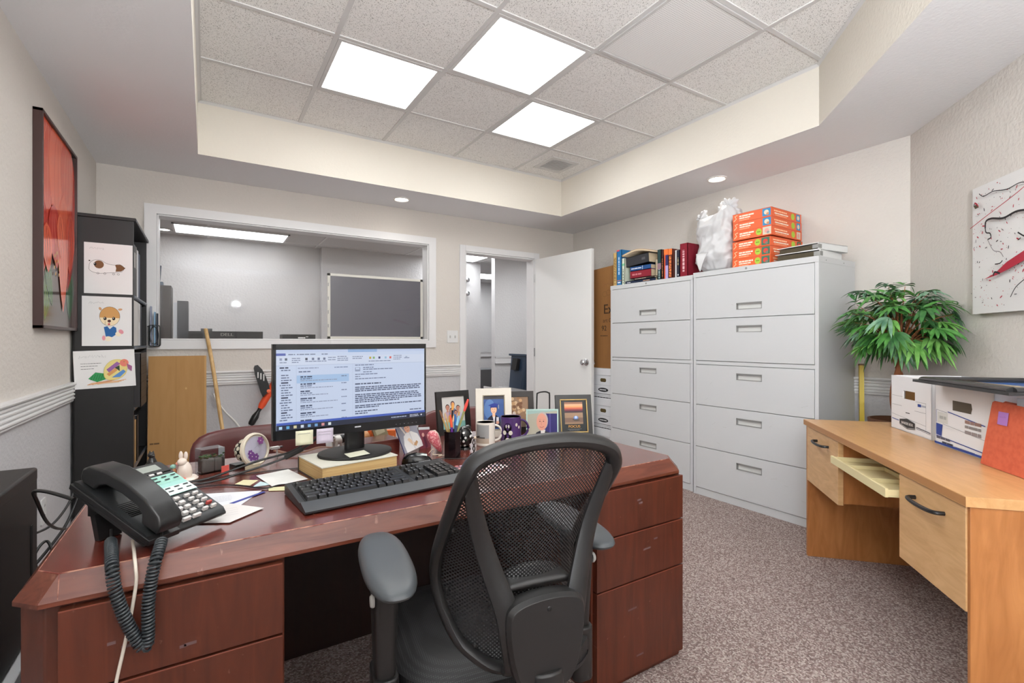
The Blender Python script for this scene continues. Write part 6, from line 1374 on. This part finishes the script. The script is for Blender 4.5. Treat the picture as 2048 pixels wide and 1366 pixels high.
binder_flat('white ring binder lying topmost beside the orange boxes', 3.315,1.640,ZB+.0485,-.10,.044,0)

# ------------------------------------------------------------------ boxes behind the open door
def archive_box(label, x0, x1, y0, y1, z0, h, k_fn, group, lid=True, loc=None, rz=0):
    t = thing('archive_box', label, 'box', loc or ((x0+x1)/2,(y0+y1)/2,z0), rz, group=group); w, d = (x1-x0)/2, (y1-y0)/2
    return t, w, d
for i in range(3):
    z0 = .005+i*.291
    t = thing('archive_box', ('white archive box lowest of the stack behind the open door','white archive box in the middle of the stack behind the open door','white archive box at the top of the stack behind the open door')[i], 'box', (3.385,3.50,z0), group='archive boxes stacked behind the door')
    m = MB(); m.box(-.162,.162,-.195,.195,0,.284,BOXW); k = Ink(m, plane((-.162,.195,0),(0,-1,0),(0,0,1))); B_ = K(50,50,52)
    k.poly(rrect(.16,.24,.16,.195,.016), K(86,72,40)); k.line([(.02,.13),(.37,.13)],.002,K(170,172,180)); k.ell(.2,.085,.07,.02,B_); k.words(.15,.25,.085,.009,K(226,226,226),i,.3); k.line([(.02,.045),(.37,.045)],.004,B_); k.line([(.02,.03),(.37,.03)],.002,B_); k.words(.05,.33,.012,.008,B_,i+3,.5); m.build('carton', t, merge=False)
    m = MB(); m.box(-.168,.168,-.20,.20,.225,.2905,BOXW); m.build('lid', t, bevel=.002)
t = thing('shipping_carton', 'tall brown shipping carton standing on the archive boxes behind the door', 'box', (3.395,3.50,.880), .0)
m = MB(); m.box(-.155,.16,-.19,.19,0,.955,CARDD); k = Ink(m, plane((-.155,.19,0),(0,-1,0),(0,0,1))); DB_ = K(60,42,26)
k.text('Ex', .245, .56, .13, DB_, bold=.002); k.text('art Ga', .245, .455, .055, DB_); k.text('92', .19, .38, .07, DB_, bold=.001); k.words(.14,.24,.31,.008,DB_,4); k.ring(.25,.72,.03,.025,.003,K(120,84,46)); k.ring(.20,.71,.03,.025,.003,K(120,84,46)); k.scribble(.2,.3,.8,.03,.003,K(120,84,46),4,8)
m.build('carton', t, merge=False)
m = MB(); m.prism([(-.19,.955),(.19,.955),(.19,.958),(-.19,.975)], -.155, -.150, CARDD, axis='x'); m.build('flap', t)

# ------------------------------------------------------------------ plant in the corner
PX, PY = 3.167, 1.113
t = thing('potted_tree', 'artificial tree with drooping green leaves in a brown planter in the corner', 'plant', (PX,PY,0))
WICK = mat('planter_brown', (92,58,36), .7, bump=(120,.6,.003))
m = MB(); m.lathe([(.105,0),(.115,.02),(.136,.66),(.143,.69),(.145,.715),(.134,.716),(.131,.68)], WICK, 36); m.build('planter', t)
m = MB(); m.lathe([(0,.69),(.10,.688),(.132,.68)], mat('moss_soil',(70,54,36),.95,bump=(90,1,.01)), 30); m.build('soil', t)
BARK = wood('bark', (112,62,34), (158,98,58), (60,60,8), .75, bump=.5)
def tw(ph, r, z0, z1, n=26):
    return [(math.cos(ph+5.2*i/n)*r*(1-.3*i/n)-.012, math.sin(ph+5.2*i/n)*r*(1-.3*i/n), z0+(z1-z0)*i/n) for i in range(n+1)]
m = MB(); m.tube(tw(0,.030,.66,1.16), [.018-.004*i/26 for i in range(27)], BARK, n=10); m.tube(tw(PI,.030,.66,1.12), [.016-.004*i/26 for i in range(27)], BARK, n=10); m.build('trunk', t)
r = random.Random(21); branches = MB(); leaves = [MB() for _ in range(1)]
LM = [mat('leaf_%d' % i, c, .42, spec=.5, var=(c2,(30,30,30),2,.35,.65)) for i, (c, c2) in enumerate((((58,112,50),(84,144,66)),((42,88,46),(64,118,58)),((96,154,70),(124,176,92)),((88,132,104),(130,166,136))))]
def leaflet(mb, base, d, up, L_, W_, mt, droop):
    d = d.normalized(); side = d.cross(up)
    if side.length < 1e-4: side = d.orthogonal()
    side.normalize(); nrm = side.cross(d); pts = []
    for i in range(6):
        f = i/5; wv = W_*math.sin(PI*min(1,.06+f*.94))**.75*(1 if i < 5 else .02)
        c = base+d*(L_*f)+Vector((0,0,-1))*(droop*L_*f*f); pts.append((c-side*wv+nrm*wv*.35, c, c+side*wv+nrm*wv*.35))
    vs = [tuple(p) for tr in pts for p in tr]
    mb.add(vs, [(3*i+j,3*i+j+1,3*i+4+j,3*i+3+j) for i in range(5) for j in range(2)], mt)
cen = Vector((.0,.0,1.225))
for b in range(60):
    f = (b+.5)/60; zz = 1-2*f; a = b*2.39996+r.uniform(-.3,.3)
    dirv = Vector((math.cos(a)*math.sqrt(1-zz*zz), math.sin(a)*math.sqrt(1-zz*zz), zz))
    if dirv.z < -.5: dirv.z = -.5
    rad = r.uniform(.55,1.0); tip = cen+Vector((dirv.x*.245*rad, dirv.y*.245*rad, dirv.z*.245*rad))
    st = Vector((0,0,1.02+.12*r.random()))
    mid = st.lerp(tip,.55)+Vector((0,0,.05))
    path = smooth([st,mid,tip],4); branches.tube([tuple(p) for p in path], [.0042-.0028*i/(len(path)-1) for i in range(len(path))], BARK, n=5)
    for s_ in range(r.choice((2,2,3))):
        base = path[-1-2*s_]; out = (dirv+Vector((r.uniform(-.8,.8),r.uniform(-.8,.8),r.uniform(-.3,.4)))).normalized(); out.z = out.z*.7-.10
        mt = LM[r.choice((0,0,0,1,1,2,2,3))]; n_ = r.choice((6,7,8,9)); nrm = (Vector((0,0,1))+dirv*r.uniform(.3,1.4)+Vector((r.uniform(-.4,.4),r.uniform(-.4,.4),0))).normalized(); side = out.cross(nrm); side = side.normalized() if side.length > 1e-3 else Vector((1,0,0))
        tl = r.uniform(.05,.08); dr = r.uniform(.1,.7); sp_ = r.uniform(.9,1.5)
        for j in range(n_):
            ang = (j-(n_-1)/2)/((n_-1)/2)*sp_; back = .45*tl*(abs(ang)/sp_)
            leaflet(leaves[0], base+out*(tl*.6-back), out*math.cos(ang)+side*math.sin(ang)+Vector((0,0,-.12)), nrm, r.uniform(.07,.115)*(1.1-.25*abs(ang)), r.uniform(.0085,.0125), mt, dr)
def keep(mb):      # leaves press against the walls and the cabinet instead of passing through
    out = []
    for x, y, z in mb.v:
        X, Y = x+PX, y+PY; e = (X-Y)-2.335
        if e > 0: X -= e*.5; Y += e*.5
        X = min(X, 3.545); Y = min(Y, 1.474); out.append((X-PX, Y-PY, z))
    mb.v = out
keep(branches); keep(leaves[0])
branches.build('branches', t, merge=False); fo = leaves[0].build('foliage', t, merge=False, sharp=180)
t = thing('spirit_level', 'yellow straight bar leaning in the corner behind the plant', 'level', (3.470,1.415,0), rot=(.0,.07,.5)); m = MB(); YL = mat('yellow_paint',(216,186,40),.4); m.box(-.024,.024,-.012,.012,0,.985,YL); m.box(-.010,-.004,-.0135,-.012,.02,.965,mat('yellow_dark',(170,140,30),.4)); m.box(.006,.012,-.0135,-.012,.02,.965,mat('yellow_dark',(170,140,30),.4)); m.build('bar', t, merge=False)
m = MB(); m.box(-.026,.026,-.014,.014,.985,.995,mat('brown_cap',(120,80,50),.6)); m.build('end_cap', t)

# ------------------------------------------------------------------ canvas on the diagonal wall
t = thing('splatter_canvas', 'white canvas splattered with red and black paint on the diagonal wall', 'painting', (3.1240,.8100,1.266), math.atan2(-q,-q))
CW_, CH_ = .74, .600
m = MB(); m.box(0,CW_,.0,.03,0,CH_,mat('canvas_white',(214,212,210),.75)); k = Ink(m, plane((0,0,0),(1,0,0),(0,0,1)), step=.00003)
r = random.Random(9); RD, BKI, GRI = K(170,44,62), K(40,36,38), K(120,116,116)
for i in range(520):
    x, z = r.uniform(.01,CW_-.01), r.uniform(.01,CH_-.01); s_ = r.random()**3; c = r.choice((RD,RD,RD,BKI,GRI,GRI)); a = r.uniform(0,PI)
    l = .0012+.009*s_; k.ell(x,z,l,.0008+.0011*r.random()+.0016*s_,c,a,7)
def stroke(pts, w, c): k.line([(p.x,p.y) for p in smooth([(x,z,0) for x,z in pts],6)], w, c)
stroke([(.07,.56),(.10,.54),(.16,.545),(.24,.53),(.32,.535),(.40,.50)],.004,BKI)
stroke([(.01,.41),(.12,.445),(.30,.50),(.45,.56)],.0035,RD)
stroke([(.11,.39),(.115,.42),(.15,.425),(.22,.41),(.30,.42),(.40,.40)],.009,BKI); stroke([(.11,.40),(.115,.37),(.14,.36),(.145,.34),(.125,.335)],.006,BKI); stroke([(.125,.335),(.16,.28),(.20,.265),(.22,.24)],.003,GRI)
stroke([(.10,.16),(.15,.175),(.22,.20),(.34,.25),(.46,.27),(.55,.31)],[.004]+[.016]*29+[.010],RD) if False else k.poly([(.10,.155),(.17,.175),(.24,.215),(.34,.25),(.48,.275),(.48,.245),(.36,.215),(.26,.185),(.18,.165)],RD)
stroke([(.16,.165),(.17,.18),(.20,.17)],.008,BKI); stroke([(.26,.06),(.29,.10),(.34,.13)],.004,BKI); stroke([(.17,.215),(.20,.215),(.215,.225)],.005,BKI)
stroke([(.04,.525),(.055,.515),(.065,.50)],.008,RD); k.poly([(.035,.51),(.05,.515),(.07,.497),(.045,.495)],K(80,66,50)); stroke([(.30,.33),(.36,.30),(.44,.34),(.52,.30)],.006,BKI); stroke([(.40,.12),(.48,.16),(.60,.14)],.007,RD)
m.build('canvas', t, merge=False)

# ------------------------------------------------------------------ on the credenza
def cw(s_, d_, z): return (2.709-.731*s_+.682*d_, 1.382-.682*s_-.731*d_, z)
BL_ = K(48,72,150); LG = K(120,122,130)
t = thing('archive_box', 'open white archive box with an oval logo on the credenza, nearest the plant', 'box', cw(.16,.335,.7205), CRX, group='archive boxes on the credenza')
bw, bd, bh = .340, .285, .252
def openbox(m, bw, bd, bh, hole, mt):
    x0, x1, z0, z1 = hole
    for a, b, c, d_ in ((0,x0,0,bh),(x1,bw,0,bh),(x0,x1,0,z0),(x0,x1,z1,bh)): m.box(a,b,0,.004,c,d_,mt)
    m.box(0,bw,bd-.004,bd,0,bh,mt); m.box(0,.004,0,bd,0,bh,mt); m.box(bw-.004,bw,0,bd,0,bh,mt); m.box(0,bw,0,bd,0,.004,mt)
m = MB(); openbox(m,bw,bd,bh,(.110,.212,.150,.188),BOXW); k = Ink(m, plane((0,0,0),(1,0,0),(0,0,1)))
k.line([(.01,.158),(.106,.158)],.0012,LG); k.line([(.218,.148),(.30,.148)],.0012,LG); k.rect(.235,.262,.128,.140,BL_); k.rect(.264,.30,.130,.138,K(170,176,190)); k.line([(.01,.115),(.10,.115),],.0012,LG); k.line([(.21,.106),(.30,.106)],.0012,LG); k.line([(.30,.148),(.30,.030)],.0012,LG); k.words(.135,.170,.088,.004,K(60,60,64),2,.2)
k.line([(.01,.070),(.30,.052)],.0012,LG); k.line([(.01,.047),(.075,.044)],.005,K(110,124,170)); k.line([(.225,.036),(.335,.028)],.004,K(90,92,104)); k.line([(.225,.030),(.335,.022)],.0018,K(90,92,104))
k.poly([(.082,.028),(.082,.052),(.15,.062),(.215,.050),(.215,.022),(.15,.014)],K(58,58,60)); k.line([(.084,.031),(.15,.018),(.213,.026)],.002,K(206,206,206)); k.text('BANKERS BOX', .149, .0385, .0165, K(232,232,232), sx=.92, bold=.0003)
m.build('carton', t, merge=False)
m = MB(); m.box(.004,.336,.004,.281,.10,.104,mat('kraft_inside',(176,130,76),.8)); m.box(.02,.32,.05,.10,.105,.21,mat('kraft_inside',(176,130,76),.8)); m.build('contents', t, merge=False)
t = thing('archive_box', 'white archive box with blue bands on the credenza, under the black frame', 'box', cw(.562,.318,.7205), CRX, group='archive boxes on the credenza')
m = MB(); openbox(m,.345,.285,.250,(.115,.225,.150,.185),BOXW); k = Ink(m, plane((0,0,0),(1,0,0),(0,0,1)))
k.poly([(.115,.150),(.115,.188),(.225,.188),(.23,.168),(.222,.150)],K(90,82,70)); k.line([(.01,.14),(.08,.135)],.0012,LG); k.rect(.016,.085,.090,.132,K(206,208,204)); k.words(.03,.075,.112,.012,K(170,172,170),4,.2); k.line([(.085,.140),(.30,.118)],.0035,BL_); k.line([(.01,.140),(.01,.09)],.002,BL_); k.poly([(.008,.040),(.008,.086),(.052,.084),(.044,.038)],BL_)
k.words(.19,.28,.118,.012,K(150,120,112),7,.2); k.words(.19,.28,.100,.010,K(140,136,136),8,.2); k.words(.19,.28,.080,.012,K(150,140,140),9,.2); k.line([(.052,.088),(.33,.066)],.0012,LG); k.line([(.01,.036),(.33,.022)],.0035,BL_); k.words(.012,.10,.030,.009,K(90,90,104),11,.2); k.words(.05,.12,.014,.010,K(70,70,80),12,.2); k.words(.13,.25,.012,.003,K(100,100,110),13,.3); k.poly([(.0,.004),(.345,-.0),(.345,.007),(.0,.012)],BL_) if False else k.rect(0,.345,.004,.012,BL_)
m.build('carton', t, merge=False); m = MB(); m.box(.006,.339,.006,.279,.19,.20,PAPER); m.build('contents', t)
t = thing('archive_box', 'white archive box behind the orange folder on the credenza', 'box', cw(.935,.46,.7205), CRX, group='archive boxes on the credenza'); m = MB(); m.box(0,.34,0,.13,0,.250,BOXW); m.build('carton', t)
t = thing('picture_frame_flat', 'large black picture frame lying flat on the archive boxes', 'picture', cw(.60,.222,.973), CRX)
FK = mat('frame_charcoal', (44,43,44), .35); fw_, fd_, bw_ = .535, .40, .058
m = MB()
for pl in (([(0,0),(fw_,0),(fw_-bw_,bw_),(bw_,bw_)]),([(0,fd_),(bw_,fd_-bw_),(fw_-bw_,fd_-bw_),(fw_,fd_)]),([(0,0),(bw_,bw_),(bw_,fd_-bw_),(0,fd_)]),([(fw_,0),(fw_,fd_),(fw_-bw_,fd_-bw_),(fw_-bw_,bw_)])):
    cx = sum(p[0] for p in pl)/4; m.prism(pl, 0, .010, FK)
for a, b in (((bw_*.45,bw_*.45),(fw_-bw_*.45,bw_*.45)),((fw_-bw_*.45,bw_*.45),(fw_-bw_*.45,fd_-bw_*.45)),((fw_-bw_*.45,fd_-bw_*.45),(bw_*.45,fd_-bw_*.45)),((bw_*.45,fd_-bw_*.45),(bw_*.45,bw_*.45))): m.tube([(a[0],a[1],.012),(b[0],b[1],.012)], .018, FK, n=12, flat=(.62,1), up=(0,0,1))
for a, b in (((bw_-.006,bw_-.006),(fw_-bw_+.006,bw_-.006)),((fw_-bw_+.006,bw_-.006),(fw_-bw_+.006,fd_-bw_+.006)),((fw_-bw_+.006,fd_-bw_+.006),(bw_-.006,fd_-bw_+.006)),((bw_-.006,fd_-bw_+.006),(bw_-.006,bw_-.006))): m.tube([(a[0],a[1],.014),(b[0],b[1],.014)], .008, FK, n=10)
m.build('frame', t, merge=False)
m = MB(); m.box(bw_*.8,fw_-bw_*.8,bw_*.8,fd_-bw_*.8,.002,.006,K(80,130,200,.15)); k = Ink(m, plane((bw_,bw_,.006),(1,0,0),(0,1,0))); iw, ih = fw_-2*bw_, fd_-2*bw_; k.poly([(0,0),(iw,0),(iw,ih*.5),(iw*.7,ih*.42),(iw*.4,ih*.55),(0,ih*.45)],K(206,176,120,.15)); k.poly([(0,ih*.6),(iw*.3,ih*.66),(iw*.6,ih*.6),(iw,ih*.72),(iw,ih*.9),(0,ih*.8)],K(70,110,190,.15)); m.build('picture', t, merge=False)
t = thing('file_folder', 'orange expanding file folder with a purple sticky note, upright on the credenza', 'folder', cw(.913,.285,.7205), CRX)
OF = mat('folder_orange', (206,98,66), .7, bump=(260,.15,.001), var=((196,88,58),(60,60,60),4,.4,.65))
fpl = [(.0,.0),(.02,.200),(.022,.212),(.032,.217),(.40,.206),(.41,.196),(.41,.0)]
m = MB(); m.at(T(0,0,0,-.10)); m.prism(fpl, -.010, -.007, OF, axis='y'); m.pop(); m.at(T(0,.006,0,-.02)); m.prism([(x,z*1.0) for x,z in fpl], .030, .033, OF, axis='y'); m.box(0,.41,-.010,.033,.0,.002,OF); m.pop(); m.build('cover', t, merge=False)
m = MB(); m.at(T(.06,-.012,.0,-.10)); m.box(.0,.045,-.0006,0,.145,.187,K(170,120,190)); Ink(m, plane((0,-.0006,.145),(1,0,0),(0,0,1))).scribble(.008,.038,.026,.006,.0009,K(130,90,150),2,10); m.pop(); sn = m.build('sticky_note', merge=False); sn.location = cw(.913,.285,.7205); sn.rotation_euler = (0,0,CRX); tag(sn, 'purple sticky note on the orange file folder', 'note')
for lb, x0, z0, a, c in (('white sheet of paper slanting out of the orange folder',.255,.10,.22,(238,238,240)),('grey sheet of paper standing out of the orange folder',.10,.07,-.03,(214,216,220))):
    t = thing('paper_sheet', lb, 'paper', cw(.913+x0,.296+(.006 if a > 0 else .014),.7235+(.045 if a > 0 else .008)), CRX); m = MB(); m.at(T(0,0,0,-.05) @ T(0,0,0,0,a)); m.box(0,.19,-.0006,.0006,0,.225 if a > 0 else .222,K(*c)); Ink(m, plane((0,-.0006,0),(1,0,0),(0,0,1))).words(.08,.14,.215,.003,K(190,200,214),3); m.pop(); m.build('sheet', t, merge=False)
# ------------------------------------------------------------------ camera, world
cam = bpy.data.cameras.new('camera'); co = bpy.data.objects.new('camera', cam); COL.objects.link(co)
co.location = (0, 0, 1.135); co.rotation_euler = (PI/2, 0, -0.56)
cam.sensor_width = 36.0; cam.lens = 36.0*974.9/2048; cam.clip_start = 0.02; cam.clip_end = 60
S.camera = co
w = bpy.data.worlds.new('world'); S.world = w; w.use_nodes = True
w.node_tree.nodes['Background'].inputs['Color'].default_value = (0.8,0.85,0.9,1); w.node_tree.nodes['Background'].inputs['Strength'].default_value = 20.0
S.view_settings.view_transform = 'Standard'; S.view_settings.look = 'None'; S.view_settings.gamma = 1.0
S.view_settings.use_curve_mapping = False; S.view_settings.exposure = -0.10
S.cycles.use_denoising = True; S.cycles.max_bounces = 10; S.cycles.diffuse_bounces = 5; S.cycles.transparent_max_bounces = 16
S.cycles.sample_clamp_indirect = 8.0
